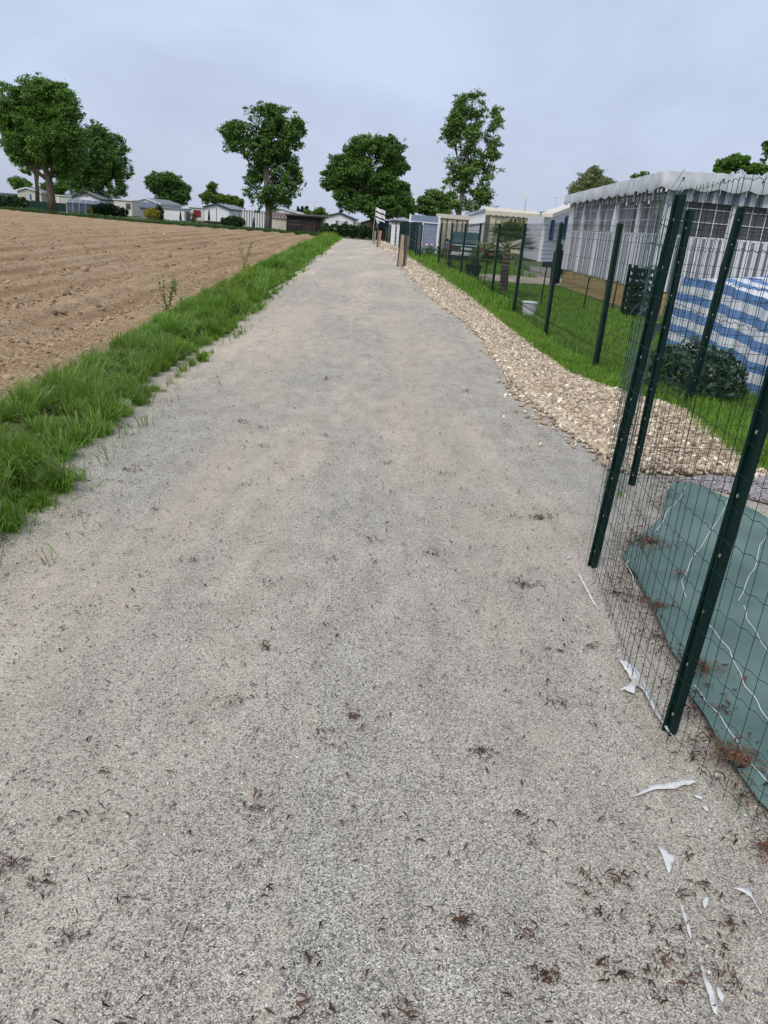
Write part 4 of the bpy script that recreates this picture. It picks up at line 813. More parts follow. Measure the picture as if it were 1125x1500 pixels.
# ------------------------------------------------------------------ big awning house
H = thing('awning_house', (8.5, 22), 'large white and grey striped awning house with scalloped canopy behind the lawn', 'awning house')
K = np.array([5.75, 17.9]); FL = np.array([5.45, 26.6]); RR = np.array([13.5, 19.0])
sill, head = 1.76, 2.62
for a, b in ((FL, K), (K, RR)):
    L_ = np.linalg.norm(b-a); d = (b-a)/L_; nr_ = np.array([d[1], -d[0]])
    n_ = int(L_/.19); 
    pm = MB(); pm.obox((0, 0), (.182, 0), .03, .0, .56); base = None
    for i in range(n_):
        p = a+d*(i*.19+.004); ang = math.atan2(d[1], d[0])
        if base is None: base = pm.build('plank', wood_yellow, H)
        o = base if i == 0 else base.copy()
        if i: C.objects.link(o)
        o.matrix_parent_inverse = Matrix(); o.parent = H; o.location = (p[0]-H.location.x+nr_[0]*random.uniform(0,.012), p[1]-H.location.y, random.uniform(-.01, .01)); o.rotation_euler = (0, 0, ang)
    q = MB(); striped(q, a+nr_*.04, b+nr_*.04, .57, sill, .2, .012, duty=.62); q.build('striped_panel', [stripe_w, stripe_g], H)
    q = MB(); q.obox(a, b, .05, .575, sill-.01, off=.03); q.build('lower_wall', stripe_w, H)
    q = MB(); q.obox(a, b, .07, sill+.002, sill+.045); q.build('sill', white_paint, H)
    q = MB(); q.obox(a, b, .07, head, head+.06); q.build('head_rail', white_paint, H)
    q = MB(); striped(q, a+nr_*.12, b+nr_*.12, head-.12, head+.2, .3 if a is K else .2, .03, duty=.55); q.build('valance', [stripe_w, stripe_g], H)
    step = 1.72 if a is FL else 1.72; nb_ = int(round(L_/step))
    if a is FL:
        q = MB(); q.obox(FL+nr_*.06, FL+nr_*.06+d*.5, .05, .57, head+.1); q.build('end_panel', white_paint, H)
    for i in range(nb_+1):
        s = L_*i/nb_; wd = .24 if a is K else .16; p = a+d*(s-wd/2)+nr_*.06; 
        if i == nb_ and a is FL: continue
        q = MB(); q.obox(p, p+d*wd, .06, .57, head+.1); q.build('post', white_paint, H)
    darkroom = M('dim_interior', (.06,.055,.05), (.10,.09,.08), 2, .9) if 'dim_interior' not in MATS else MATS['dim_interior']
    clear = MATS.get('clear_vinyl')
    if not clear:
        clear = bpy.data.materials.new('clear_vinyl'); clear.use_nodes = True; tt = clear.node_tree; bs = tt.nodes['Principled BSDF']; bs.inputs['Base Color'].default_value = (.35,.37,.4,1); bs.inputs['Roughness'].default_value = .12
        tr = N(tt, 'ShaderNodeBsdfTransparent'); ms = N(tt, 'ShaderNodeMixShader'); ms.inputs[0].default_value = .16; nzz = N(tt, 'ShaderNodeTexNoise'); nzz.inputs['Scale'].default_value = 2.5; bpp = N(tt, 'ShaderNodeBump'); bpp.inputs['Strength'].default_value = .6; bpp.inputs['Distance'].default_value = .1
        tt.links.new(nzz.outputs[0], bpp.inputs['Height']); tt.links.new(bpp.outputs[0], bs.inputs['Normal'])
        tt.links.new(tr.outputs[0], ms.inputs[1]); tt.links.new(bs.outputs[0], ms.inputs[2]); tt.links.new(ms.outputs[0], tt.nodes['Material Output'].inputs[0]); MATS['clear_vinyl'] = clear
    for i in range(nb_):
        s0, s1 = L_*i/nb_+.08, L_*(i+1)/nb_-.1; p0, p1 = a+d*s0, a+d*s1
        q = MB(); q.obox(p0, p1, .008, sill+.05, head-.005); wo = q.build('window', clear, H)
        # glazing grid
        k = 4 if a is K else 3
        for j in range(1, k):
            c_ = p0+(p1-p0)*j/k+nr_*.012; q = MB(); q.obox(c_-d*.008, c_+d*.008, .012, sill+.05, head-.005); q.build('glazing_bar', white_paint, wo)
        for zz in (sill+.33, sill+.6):
            q = MB(); q.obox(p0+nr_*.02, p1+nr_*.02, .01, zz, zz+.014); q.build('glazing_bar', white_paint, wo)
        # curtain behind the pane
        if a is FL or i == 7:
            q = MB(); m_ = 26; cw = .62
            for side in (0, 1):
                P_ = []
                for z in np.linspace(sill+.05, head, 7):
                    tt_ = (z-sill)/(head-sill); wdt = (s1-s0)*(.34+.14*tt_**2); row = []
                    for j in range(m_):
                        e = j/(m_-1)*wdt; pt = (p0+d*e if side == 0 else p1-d*e)-nr_*(.12+.03*math.sin(j*1.7)); row.append((pt[0], pt[1], z))
                    P_.append(row)
                q.grid(P_)
            q.build('curtain', curtainm, wo)
        if a is K and i == 0:
            q = MB(); q.obox(p0+(p1-p0)*.05-nr_*.9, p0+(p1-p0)*.55-nr_*.9, .3, sill+.45, head-.02); q.build('cabinet', cream_wall, H)
# interior box
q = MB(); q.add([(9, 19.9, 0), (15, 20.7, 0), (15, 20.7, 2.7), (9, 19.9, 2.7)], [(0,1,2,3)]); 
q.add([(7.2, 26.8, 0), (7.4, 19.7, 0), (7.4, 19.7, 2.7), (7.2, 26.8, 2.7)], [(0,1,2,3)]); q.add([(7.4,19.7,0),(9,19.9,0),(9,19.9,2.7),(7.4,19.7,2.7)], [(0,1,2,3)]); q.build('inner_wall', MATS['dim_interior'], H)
# canopy: two eaves, sagging scalloped fascia, pitched skin
def canopy():
    q = MB(); lo = []; hi = []; bk = []
    pts = [(FL[0]-.28, FL[1]+.3, 2.62, 2.86), (K[0]-.35, K[1]-.35, 2.74, 3.04), (RR[0], RR[1]-.4, 3.02, 3.36)]
    for (x0, y0, l0, h0), (x1, y1, l1, h1) in zip(pts, pts[1:]):
        n_ = 70
        for i in range(n_):
            f = i/n_; x, y = x0+(x1-x0)*f, y0+(y1-y0)*f; s = i*.55
            sc = -.075*abs(math.sin(s)); lo.append((x+.012*math.sin(i*.55), y-.012*math.sin(i*.55), l0+(l1-l0)*f+sc)); hi.append((x+.01*math.sin(i*.7), y, h0+(h1-h0)*f+.012*math.sin(i*1.9)))
            bk.append((8.3+(x-x0)*.3 if x1-x0 < 1 else 8.3+(x-K[0])*.72, max(y+.6, 22.6) if x1-x0 > 1 else max(y, 23), 3.3+.1*f))
    md = [tuple((np.array(h)*.72+np.array(b)*.28)+np.array([0, 0, .05])) for h, b in zip(hi, bk)]
    q.grid([lo, hi, md, bk]); return q
canopy().build('canopy', canvas_grey, H, smooth=True)
q = MB()
for i in range(9):
    f = (i+.5)/9; x, y = K[0]-.35+(RR[0]-K[0]+.35)*f, K[1]-.36+(RR[1]-.05-K[1])*f-.012; z = 2.92+.3*f; q.tube([(x,y-.012,z),(x,y+.012,z)], .022, 7)
q.build('eyelets', trim_dark, H)

# ------------------------------------------------------------------ striped cover
T = thing('striped_cover', (5.6, 10.8), 'blue and white striped cover draped over garden furniture right of the glossy shrub', 'cover')
P0 = np.array([4.62, 12.9]); P1 = np.array([4.28, 8.4]); n_ = 46
def cov(u, v):   # u along, v 0 bottom .. 1 top edge .. 2 far side of top
    b = P0+(P1-P0)*u; out_ = .16*(1-min(v, 1))+.05*math.sin(u*23)*(1-min(v, 1)*.6)+.02*math.sin(u*51+v*3)
    z = 1.03*min(v, 1)+.04*math.sin(u*5)*min(v, 1)-.03*abs(math.sin(u*9))*(1-min(v, 1))+.05
    if v > 1: z = 1.08+.32*(v-1)+.04*math.sin(u*5)-.05*math.sin((v-1)*3.1)+.02*math.sin(u*14+v*4)
    return (b[0]-out_+(v-1)*2.4*(v > 1), b[1], z)
NBD = 9; bands = np.concatenate([np.linspace(0, 1, NBD+1), 1+np.linspace(0, 1, 13)[1:]])
q = MB()
for i in range(len(bands)-1):
    vs_ = np.linspace(bands[i], bands[i+1], 4); q.grid([[cov(j/n_, v) for j in range(n_+1)] for v in vs_], mi=i % 2)
for i in range(NBD):
    e0, e1 = bands[i], bands[i+1]; r0 = [(4.3+j*.28+(-.16*(1-e0) if j == 0 else 0), 8.4-.12*(1-e0)+.04*math.sin(j*1.9), 1.03*e0+.06) for j in range(9)]; r1 = [(4.3+j*.28+(-.16*(1-e1) if j == 0 else 0), 8.4-.12*(1-e1)+.04*math.sin(j*1.9), 1.03*e1+.06) for j in range(9)]
    q.grid([r0, r1], mi=i % 2)
    r0 = [(4.62+j*.28-.16*(1-e0)*(j == 0), 12.9+.12*(1-e0), 1.03*e0+.06) for j in range(9)]; r1 = [(4.62+j*.28-.16*(1-e1)*(j == 0), 12.9+.12*(1-e1), 1.03*e1+.06) for j in range(9)]; q.grid([r1, r0], mi=i % 2)
q.build('tarpaulin', [tow_blue, tow_white], T, smooth=True)
t = thing('folded_sheet', (5.0, 14.6), 'black folded sheet lying on the lawn behind the striped cover', 'sheet')
q = MB(); q.grid([[(4.75+.22*j+.03*math.sin(i*3), 14.0+.28*i, .03+.16*math.sin(j*.6)*math.sin(.5+i*.5)+.04*math.sin(i*2+j)) for j in range(6)] for i in range(6)]); q.build('fold', black_pl, t); 

# green trellis composter
t = thing('lattice_box', (5.22, 17.2), 'dark green lattice plant box standing at the corner of the awning house', 'box')
bx0, bx1, by0, by1 = 5.0, 5.44, 16.95, 17.4
for a, b in (((bx0,by0),(bx1,by0)), ((bx0,by0),(bx0,by1)), ((bx1,by0),(bx1,by1)), ((bx0,by1),(bx1,by1))):
    for i in range(7):
        q = MB(); z_ = .08+i*.15; q.obox(a, b, .02, z_, z_+.075); q.build('slat', post_green, t)
    a_ = np.array(a); b_2 = np.array(b); 
for x_ in (bx0, bx1):
    for y_ in (by0, by1):
        q = MB(); q.box(x_-.03, x_+.03, y_-.03, y_+.03, 0, 1.12); q.build('post', post_green, t)
n_ = 900; P_ = np.stack([rng.uniform(bx0+.03, bx1-.03, n_), rng.uniform(by0+.03, by1-.03, n_), rng.uniform(.05, 1.0, n_)], -1)
tag(leaves('box_plant', P_, rng.uniform(.05, .1, n_), leafs['hedge']), 'dark leafy plant growing inside the green lattice box', 'plant')

# ------------------------------------------------------------------ posts & fences
def post_mb(h=1.78, w=.07, d=.05, riv=True):
    """steel post with a recessed channel on its face"""
    m = MB(); o = .006
    prof = [(-w/2,-d/2),(-w/2+o,-d/2),(-w/2+.016,-d/2),(-w/2+.020,-d/2+.018),(w/2-.020,-d/2+.018),(w/2-.016,-d/2),(w/2,-d/2),(w/2,d/2),(-w/2,d/2)]
    m.prism(prof, 0, h); return m
PM = post_mb().build('post', post_green); _cm = MB(); _cm.tube([(0, -.007, 0), (0, -.012, 0)], .0065, 8); RM = _cm.build('clip', steel)
PMESH, RMESH = PM.data, RM.data; bpy.data.objects.remove(PM); bpy.data.objects.remove(RM)
def put(mesh, name, parent, x, y, z=0, rz=0, tilt=(0, 0), sc=(1, 1, 1)):
    o = bpy.data.objects.new(name, mesh); C.objects.link(o); o.parent = parent
    o.location = (x-parent.location.x, y-parent.location.y, z); o.rotation_euler = (tilt[0], tilt[1], rz); o.scale = sc; return o
def addpost(par, x, y, rz, tilt=(0, 0), sc=(1, 1, 1), clip=True):
    p = put(PMESH, 'post', par, x, y, -.02, rz, tilt, sc)
    if clip:
        for i in range(9): c_ = bpy.data.objects.new('clip', RMESH); C.objects.link(c_); c_.parent = p; c_.location = (0, 0, .1+i*.1975)
    return p
def mesh_run(a, b, h, vs_, hs, rw, wav=0., z0=.02, rh=None):
    """welded wire between plan points a and b"""
    m = MB(); a = np.array(a, float); b = np.array(b, float); L_ = np.linalg.norm(b-a); d = (b-a)/L_; nn = np.array([-d[1], d[0]]); n_ = int(L_/vs_)
    for i in range(n_+1):
        s = i*L_/n_; j = .004*math.sin(i*2.3); k = 5
        m.tube([((a+d*(s+j*math.sin(q_*1.4)*2)+nn*.006*math.sin(i+q_))[0], (a+d*(s+j*math.sin(q_*1.4)*2)+nn*.006*math.sin(i+q_))[1], z0+(h-z0)*q_/(k-1)) for q_ in range(k)], rw, 4, cap=False)
    zz = z0+.03
    while zz < h+.001:
        p = []; k = n_*4 if wav else max(2, n_//4)
        for i in range(k+1):
            s = L_*i/k; o = wav*math.sin(i*math.pi/2); pt = a+d*s+nn*.004; p.append((pt[0], pt[1], zz+o+.006*math.sin(s*4+zz*9)))
        m.tube(p, rh or rw, 4, cap=False); zz += hs
    return m
WF = thing('wire_mesh_fence', (1.05, 2.8), 'nearest wavy green wire mesh fence between dark posts beside the green ground sheet', 'fence')
PA, PB, PC = (1.03, 2.12), (1.085, 3.47), (1.68, 4.86)
NS = (.56, .62, 1); lean = lambda a_: (R(-.866*a_), R(.5*a_))
addpost(WF, PA[0], PA[1], R(-60), tilt=lean(1.8), sc=NS); addpost(WF, PB[0], PB[1], R(-60), tilt=lean(2.3), sc=(.56, .62, 1.0)); addpost(WF, PC[0], PC[1], R(-60), tilt=lean(.5), sc=NS)
addpost(WF, 1.5, .55, R(-60), sc=NS)
mesh_run((1.06, 3.5), (.985, 2.42), 1.76, .055, .10, .0011, .004).build('wire_mesh', [wire_green], WF)
mesh_run((.985, 2.42), (1.0, 2.05), 1.76, .055, .10, .0011, .004).build('wire_mesh', [wire_green], WF)
mesh_run((1.0, 2.05), (1.45, .55), 1.76, .055, .10, .0011, .004).build('wire_mesh', [wire_green], WF)
mesh_run((1.09, 3.52), (1.64, 4.88), 1.76, .05, .10, .0011, .004).build('wire_mesh', [wire_worn], WF)
# curled top strand of loose mesh at the corner post
q = MB()
for k in range(4): q.tube([(1.05+.02*k, 3.5+.03*k, .9), (1.13+.05*k, 3.6+.04*k, 1.3), (1.08+.06*k, 3.58+.03*k, 1.65), (1.16+.02*k, 3.5+.05*k, 1.86-.03*k)], .0014, 4)
for k in range(7): q.tube([(1.05, 3.52, .45+.2*k), (1.12, 3.62, .5+.2*k), (1.17, 3.74, .42+.2*k)], .0012, 4)
q.build('loose_mesh_end', wire_worn, WF)
SF = thing('side_mesh_fence', (3, 5.2), 'thin tensioned wire fence leading right from the second close post', 'fence')
mesh_run((1.7, 4.88), (5.2, 5.35), 1.70, .10, .2, .0014).build('wire_mesh', wire_green, SF)
for z in (.28, .93, 1.62):
    q = MB(); q.tube([(1.7, 4.87, z), (5.2, 5.34, z+.02)], .002, 4); o = q.build('tension_wire', wire_green, SF)
    q = MB(); xx = {.28: 2.5, .93: 2.72, 1.62: 2.9}[z]; yy = 4.87+(xx-1.7)*.134; q.tube([(xx-.05,yy,z), (xx-.03,yy,z), (xx+.03,yy+.004,z), (xx+.05,yy+.006,z)], [.006,.017,.017,.006], 8); q.build('tensioner', black_pl, o)
addpost(SF, 5.2, 5.35, R(-10))
# rigid panels with folds
def panel_mesh(L_, h=1.73, z0=.06):
    m = MB(); n_ = int(L_/.05); folds = [z0+.18, h*.52, h-.12]; zs = [z0]; prof = [(0, z0)]
    for f in folds: prof += [(0, f-.05), (.045, f), (0, f+.05)]
    prof += [(0, h+.03)]
    for i in range(n_+1):
        x = L_*i/n_; m.tube([(x, -p[0], p[1]) for p in prof], .0019 if h < 5 else 0, 3, cap=False)
    for z in [z0+.02]+[f-.05 for f in folds]+[f+.05 for f in folds]+[z0+.43, z0+.63, h*.52+.22, h*.52+.42, h]:
        m.tube([(0, .004, z), (L_, .004, z)], .0022, 3, cap=False)
    return m
def panel_fence(pts, label, name='panel_fence', post_sc=(1, 1, 1.0), group=None):
    f = thing(name, (sum(p[0] for p in pts)/len(pts), sum(p[1] for p in pts)/len(pts)), label, 'fence')
    for i, p in enumerate(pts):
        psc = (post_sc[0]*(1.1+.6*min(1, max(0, (p[1]-9.6)/4))), post_sc[1], post_sc[2])
        q = pts[min(i+1, len(pts)-1)]; r_ = pts[max(i-1, 0)]; ang = math.atan2(q[1]-r_[1], q[0]-r_[0])
        po = addpost(f, p[0], p[1], ang, sc=psc, clip=p[1] < 12)
        if 7.5 < p[1] < 7.7: po.scale = (.95, 1, 1.1); po.rotation_euler = (0, 0, ang+R(40)); po.matrix_basis = po.matrix_basis @ Matrix(); po.rotation_euler = (R(1), R(2.2), 0)
    for p, q in zip(pts, pts[1:]):
        a = np.array(p); b = np.array(q); L_ = np.linalg.norm(b-a); d = (b-a)/L_; ang = math.atan2(d[1], d[0]); m = panel_mesh(L_-.08)
        o = m.build('wire_panel', wire_green, f); o.matrix_parent_inverse = Matrix(); s = a+d*.04; o.location = (s[0]-f.location.x, s[1]-f.location.y, 0); o.rotation_euler = (0, 0, ang)
    return f
panel_fence([(5.6,6.6),(3.02,7.58),(2.54,9.56),(2.41,12.46),(2.37,16.0),(2.2,18.84),(2.1,22.6),(1.95,26.3),(1.72,29.8),(1.42,32.3)], 'long dark green panel fence along the pebbles from the shrub past the palm')
far_posts = [(.72,36.2),(.55,38.6),(.42,41),(.3,43.4),(.14,46),(0,48.6),(-.15,51.2),(-.3,54),(-.45,56.6)]
panel_fence(far_posts, 'far dark green panel fence in front of the blue-grey shed', post_sc=(1.25, 1.25, .93))
panel_fence([(-.75,60),(-.98,62.5),(-1.25,65),(-1.6,67.6),(-1.95,70)], 'farthest row of green fence posts beside the white shed', post_sc=(1.3, 1.3, .82))
# back fence across the lawn
t = thing('stake_fence', (4, 22), 'thin stake and wire fence crossing the lawn behind the bucket', 'fence')
stk = [(3.24,17.85,.95),(4.3,18.1,.75),(2.55,24.2,1.2),(5.05,18.4,.7)]
for x_, y_, h_ in stk:
    q = MB(); q.tube([(x_,y_,0),(x_+.02,y_,h_)], .016, 6); q.build('stake', post_green, t)
for z in (.25, .5, .68):
    q = MB(); q.tube([(2.55,24.2,z),(3.24,17.85,z),(4.3,18.1,z),(5.05,18.4,z)], .003, 3); q.build('wire', wire_green, t)
t = thing('gate_posts', (5.3, 27.2), 'group of dark green gate posts at the far end of the awning house', 'gate')
for x_, y_, z_, w_ in ((5.3,27.2,1.35,.09),(5.52,27.8,1.15,.07),(5.15,26.9,1.1,.06)):
    q = MB(); q.box(x_-w_, x_+w_, y_-w_, y_+w_, 0, z_); q.build('post', post_green, t)
q = MB(); q.box(5.2, 6.2, 27.5, 27.54, 1.0, 1.06); q.box(5.2, 6.2, 27.5, 27.54, .35, .41); q.build('rail', post_green, t)
t = thing('block_stack', (5.3, 31), 'small stack of grey concrete blocks beside the sandy lane', 'blocks')
con = M('concrete', (.36,.35,.34), (.28,.27,.26), 8, .9, .4)
for i, (x_, z_) in enumerate(((5.0,0),(5.42,0),(5.84,0),(5.2,.21),(5.62,.21))):
    q = MB(); q.box(x_-.2, x_+.2, 30.9, 31.1, z_, z_+.2); q.build('block', con, t)

# wooden stakes at the path edge
t = thing('wooden_stakes', (-.08, 31.2), 'bundle of upright brown board and dark posts at the edge of the path', 'stakes')
for (dx, dy, wd_, h_, m_, ln_) in ((-.19,.05,.05,1.16,wood_dark,.04),(-.09,0,.13,1.22,wood_pale,.03),(.03,.02,.05,1.3,wood_dark,.04),(.1,.08,.11,1.2,wood_mid,.05)):
    q = MB(); x_ = -.05+dx; q.add([(x_-wd_/2,31.1+dy,0),(x_+wd_/2,31.1+dy,0),(x_+wd_/2,31.16+dy,0),(x_-wd_/2,31.16+dy,0),(x_-wd_/2+ln_,31.1+dy,h_),(x_+wd_/2+ln_,31.1+dy,h_-.03),(x_+wd_/2+ln_,31.16+dy,h_-.03),(x_-wd_/2+ln_,31.16+dy,h_)], [(0,3,2,1),(4,5,6,7),(0,1,5,4),(1,2,6,5),(2,3,7,6),(3,0,4,7)]); q.build('stake', m_, t)
def stake(lbl, x_, y_, h_, w_):
    t = thing('wooden_post', (x_, y_), lbl, 'post')
    for dx, m_ in ((-w_*.5, wood_mid), (w_*.5, wood_pale)):
        q = MB(); a_ = x_+dx; q.add([(a_-w_*.45,y_,0),(a_+w_*.45,y_,0),(a_+w_*.45,y_+.08,0),(a_-w_*.45,y_+.08,0),(a_-w_*.45+.05,y_,h_),(a_+w_*.45+.05,y_,h_+.02),(a_+w_*.45+.05,y_+.08,h_+.02),(a_-w_*.45+.05,y_+.08,h_)], [(0,3,2,1),(4,5,6,7),(0,1,5,4),(1,2,6,5),(2,3,7,6),(3,0,4,7)]); q.build('plank', m_, t)
stake('pale pair of upright boards at the path edge, second from the far end', -1.85, 54.5, 1.1, .13)
stake('narrow pale wooden post farthest along the right path edge', -2.55, 64, .95, .09)
# flag
t = thing('flag', (-2.75, 68), 'white flag with dark stripes on a thin pole at the end of the path', 'flag')
fx, fz = at(550,303,68); q = MB(); q.tube([(fx-.1,68,0),(fx+.05,68,fz)], .025, 6); q.build('pole', steel, t)
q = MB(); nb_ = 7
fw_ = 13*68/FPX; fh_ = 15*68/FPX
for b_ in range(nb_):
    q.grid([[(fx+.05+fw_*j/10, 68+.06*math.sin(j*.9), fz-.03-fh_*((b_+e)/nb_)-.55*fh_*(j/10)*.45+.02*math.sin(j)) for j in range(11)] for e in (0, 1)], mi=1 if b_ in (2, 5) else 0)
q.build('cloth', [white_paint, trim_dark], t)

# car, pots, trailer
t = thing('parked_car', (2.95, 38.6), 'dark teal parked car with pale sill stripe behind the wire fence', 'car')
carp = M('teal_car_paint', (.02,.07,.085), (.018,.06,.075), 2, .25, spec=.6); cx, cy = 2.95, 38
def loft(secs):   # secs: list of (y, [(x,z)...]) mirrored
    m = MB(); P_ = []
    for y_, half in secs:
        full = [(cx+x_, y_, z_) for x_, z_ in half]+[(cx-x_, y_, z_) for x_, z_ in reversed(half)]; P_.append(full)
    m.grid(P_); m.add(P_[0], [tuple(range(len(P_[0])))]); m.add(P_[-1], [tuple(range(len(P_[-1])-1, -1, -1))]); return m
body = [(.0,.28),(.72,.28),(.80,.45),(.83,.68),(.80,.88),(.74,.93)]
loft([(cy, [(x_*.95, z_) for x_, z_ in body]), (cy+.15, body), (cy+3.0, body), (cy+3.9, [(x_*.96, z_*.92) for x_, z_ in body])]).build('body', carp, t, smooth=False)
loft([(cy+.1, [(.71,.93),(.70,.95)]), (cy+.45, [(.72,.93),(.60,1.43)]), (cy+2.3, [(.72,.93),(.60,1.46)]), (cy+3.0, [(.72,.93),(.71,.95)])]).build('cabin', carp, t)
q = MB(); q.add([(cx-.6,cy+.12,.99),(cx+.6,cy+.12,.99),(cx+.5,cy+.42,1.37),(cx-.5,cy+.42,1.37)], [(0,1,2,3)]); q.build('rear_window', glass, t)
for s_ in (-1, 1):
    q = MB(); q.add([(cx+s_*.735,cy+.5,.98),(cx+s_*.735,cy+2.5,.98),(cx+s_*.635,cy+2.2,1.38),(cx+s_*.635,cy+.65,1.38)], [(0,1,2,3)]); q.build('side_window', glass, t)
    q = MB(); q.box(cx+s_*.82-.06, cx+s_*.82+.08, cy+2.4, cy+2.5, .95, 1.08); q.build('mirror', black_pl, t)
    q = MB(); q.box(cx+s_*.68-.08, cx+s_*.68+.08, cy-.02, cy+.05, .66, .84); q.build('tail_light', M('red_lens', (.45,.02,.02), None, 3, .2) if 'red_lens' not in MATS else MATS['red_lens'], t)
    for y_ in (cy+.7, cy+3.1):
        q = MB(); q.tube([(cx+s_*.62,y_,.3),(cx+s_*.82,y_,.3)], .3, 16); wh = q.build('wheel', black_pl, t)
        q = MB(); q.tube([(cx+s_*.8,y_,.3),(cx+s_*.83,y_,.3)], .18, 12); q.build('rim', steel, wh)
q = MB(); q.box(cx-.76, cx+.76, cy-.06, cy-.005, .40, .56); q.build('bumper', white_metal, t)
q = MB(); q.box(cx-.26, cx+.26, cy-.035, cy-.008, .66, .77); q.build('number_plate', white_paint, t)
q = MB(); q.box(cx-.74, cx+.74, cy-.03, cy+.01, .845, .885); q.build('trim_strip', white_metal, t)
t = thing('trailer', (4.35, 38.3), 'black low trailer with red reflector and raised bar beside the parked car', 'trailer')
q = MB(); q.box(3.9, 4.75, 37.7, 39.2, .35, .75); q.build('box', black_pl, t)
q = MB(); q.box(4.0, 4.16, 37.65, 37.695, .5, .62); q.build('reflector', MATS['red_lens'], t)
q = MB(); q.tube([(4.55,37.8,.75),(4.35,37.8,1.25),(4.75,37.8,.95),(5.3,37.8,.45)], .03, 6); q.build('frame_bar', black_pl, t)
for x_ in (3.87, 4.78):
    q = MB(); q.tube([(x_-.05,38.4,.26),(x_+.05,38.4,.26)], .26, 14); q.build('wheel', black_pl, t)
t = thing('plant_pot', (2.45, 27.3), 'large black plant pot with arching grassy plant behind the fence', 'plant pot')
q = MB(); q.tube([(2.45,27.3,0),(2.45,27.3,.42),(2.45,27.3,.45)], [.2,.3,.32], 14); q.build('pot', black_pl, t)
n_ = 220; P_ = np.stack([2.45+rng.normal(0,.09,n_), 27.3+rng.normal(0,.09,n_), 0*np.zeros(n_)+.42], -1); blades('foliage', P_, rng.uniform(.3, .75, n_), rng.uniform(.012, .025, n_), leafs['palm'], .6, kind=None, parent=t)
# bucket
t = thing('bucket', (2.66, 15.7), 'upturned white bucket standing on the grass behind the fence', 'bucket')
bkx, bky = 2.64, 15.75; q = MB(); q.tube([(bkx,bky,0),(bkx,bky,.02),(bkx,bky,.28),(bkx,bky,.295)], [.12,.125,.155,.15], 20, cap=True); q.build('shell', white_paint, t, smooth=False)
q = MB(); q.tube([(bkx+.162*math.cos(a_),bky+.162*math.sin(a_),.275) for a_ in np.linspace(0, 2*math.pi, 21)], .008, 5); q.build('rim', white_paint, t)
# palm
t = thing('palm', (2.62, 19.9), 'small fan palm with shaggy trunk behind the green fence', 'palm')
q = MB(); k = 26; q.tube([(2.62-.05*i/k,19.9,1.2*i/k) for i in range(k+1)], [.085+.02*(i % 2)+.02*(1-i/k) for i in range(k+1)], 9); q.build('trunk', M('shaggy_palm_bark', (.20,.17,.13), (.10,.08,.06), 14, .95, .8, stretch=(1,1,.3)), t)
top = np.array([2.57, 19.9, 1.2]); fr_m = leafs['palm']
for f_ in range(34):
    az = random.uniform(0, 2*math.pi); el = random.uniform(.0, 1.45) if f_ > 5 else random.uniform(-.6, .1); ln_ = random.uniform(.32, .5)
    dv = np.array([math.cos(az)*math.cos(el), math.sin(az)*math.cos(el), math.sin(el)]); st = top+dv*.02; en = top+dv*ln_+np.array([0, 0, -.04]); q = MB(); q.tube([st, en], .008, 4)
    side = np.cross(dv, [0, 0, 1.]); side /= np.linalg.norm(side)+1e-6; up_ = np.cross(side, dv)
    for j in range(15):
        a_ = (j-7)/7*1.25; dr = dv*math.cos(a_)+side*math.sin(a_)+up_*.12*random.uniform(-1, 1); l_ = .48*random.uniform(.8, 1.05); w_ = .022; pp = np.cross(dr, up_); pp /= np.linalg.norm(pp)+1e-6
        m1 = en+dr*l_*.5; e_ = en+dr*l_+np.array([0, 0, -.05])
        q.add([en-pp*w_*.4, en+pp*w_*.4, m1+pp*w_, m1-pp*w_, e_], [(0,1,2,3),(3,2,4)])
    q.build('frond', fr_m, t)

# antennas
def antenna(lbl, x_, y_, z0, z1, yagi=True, lean=.05, r_=.02):
    t = thing('aerial', (x_, y_, 0), lbl, 'aerial'); q = MB(); q.tube([(x_,y_,z0),(x_+lean,y_,z1)], r_, 5); q.build('mast', steel, t)
    if yagi:
        for i in range(4):
            q = MB(); q.tube([(x_+lean-.3+i*.18,y_-.2,z1-.1),(x_+lean-.3+i*.18,y_+.2,z1-.06)], r_*.7, 4); q.build('rod', steel, t)
        q = MB(); q.tube([(x_+lean-.35,y_,z1-.08),(x_+lean+.35,y_,z1-.08)], r_*.7, 4); q.build('boom', steel, t)
x_, z_ = at(773,283,52); antenna('slim aerial mast above the cream tent awning', x_, 52.6, 0, z_, False, .04, .025)
q = bpy.data.objects['aerial']; m_ = MB(); m_.box(x_-.08, x_+.1, 52.55, 52.65, z_-.35, z_+.02); m_.build('antenna_panel', white_paint, q)
x_, z_ = at(826,294,54); antenna('small aerial above the board-clad home roof', x_, 57, 3.0, z_+.35, True, .05, .012)
x_, z_ = at(170,282,120); antenna('television aerial on the dark-trimmed home beside the poplar', x_, 120, 0, z_, True)
x_, z_ = at(212.5,283,118); antenna('television aerial on the wide white home left of the round tree', x_, 118, 0, z_, False)
x_, z_ = at(434,302,122); antenna('thin mast above the grey roof behind the wooden shed', x_, 122, 0, z_, False)
x_, z_ = at(452.5,302,122); t = thing('street_lamp', (x_, 122), 'thin street lamp with long arm beyond the light green bush', 'street lamp')
q = MB(); q.tube([(x_,122,0),(x_,122,z_)], .05, 6); q.build('pole', steel, t); q = MB(); q.tube([(x_,122,z_),(x_+.7,122,z_+.05),(x_+1.3,122,z_-.15)], .035, 5); q.build('arm', steel, t)
q = MB(); q.box(x_+1.2, x_+1.5, 121.95, 122.05, z_-.28, z_-.16); q.build('lamp_head', steel, t)
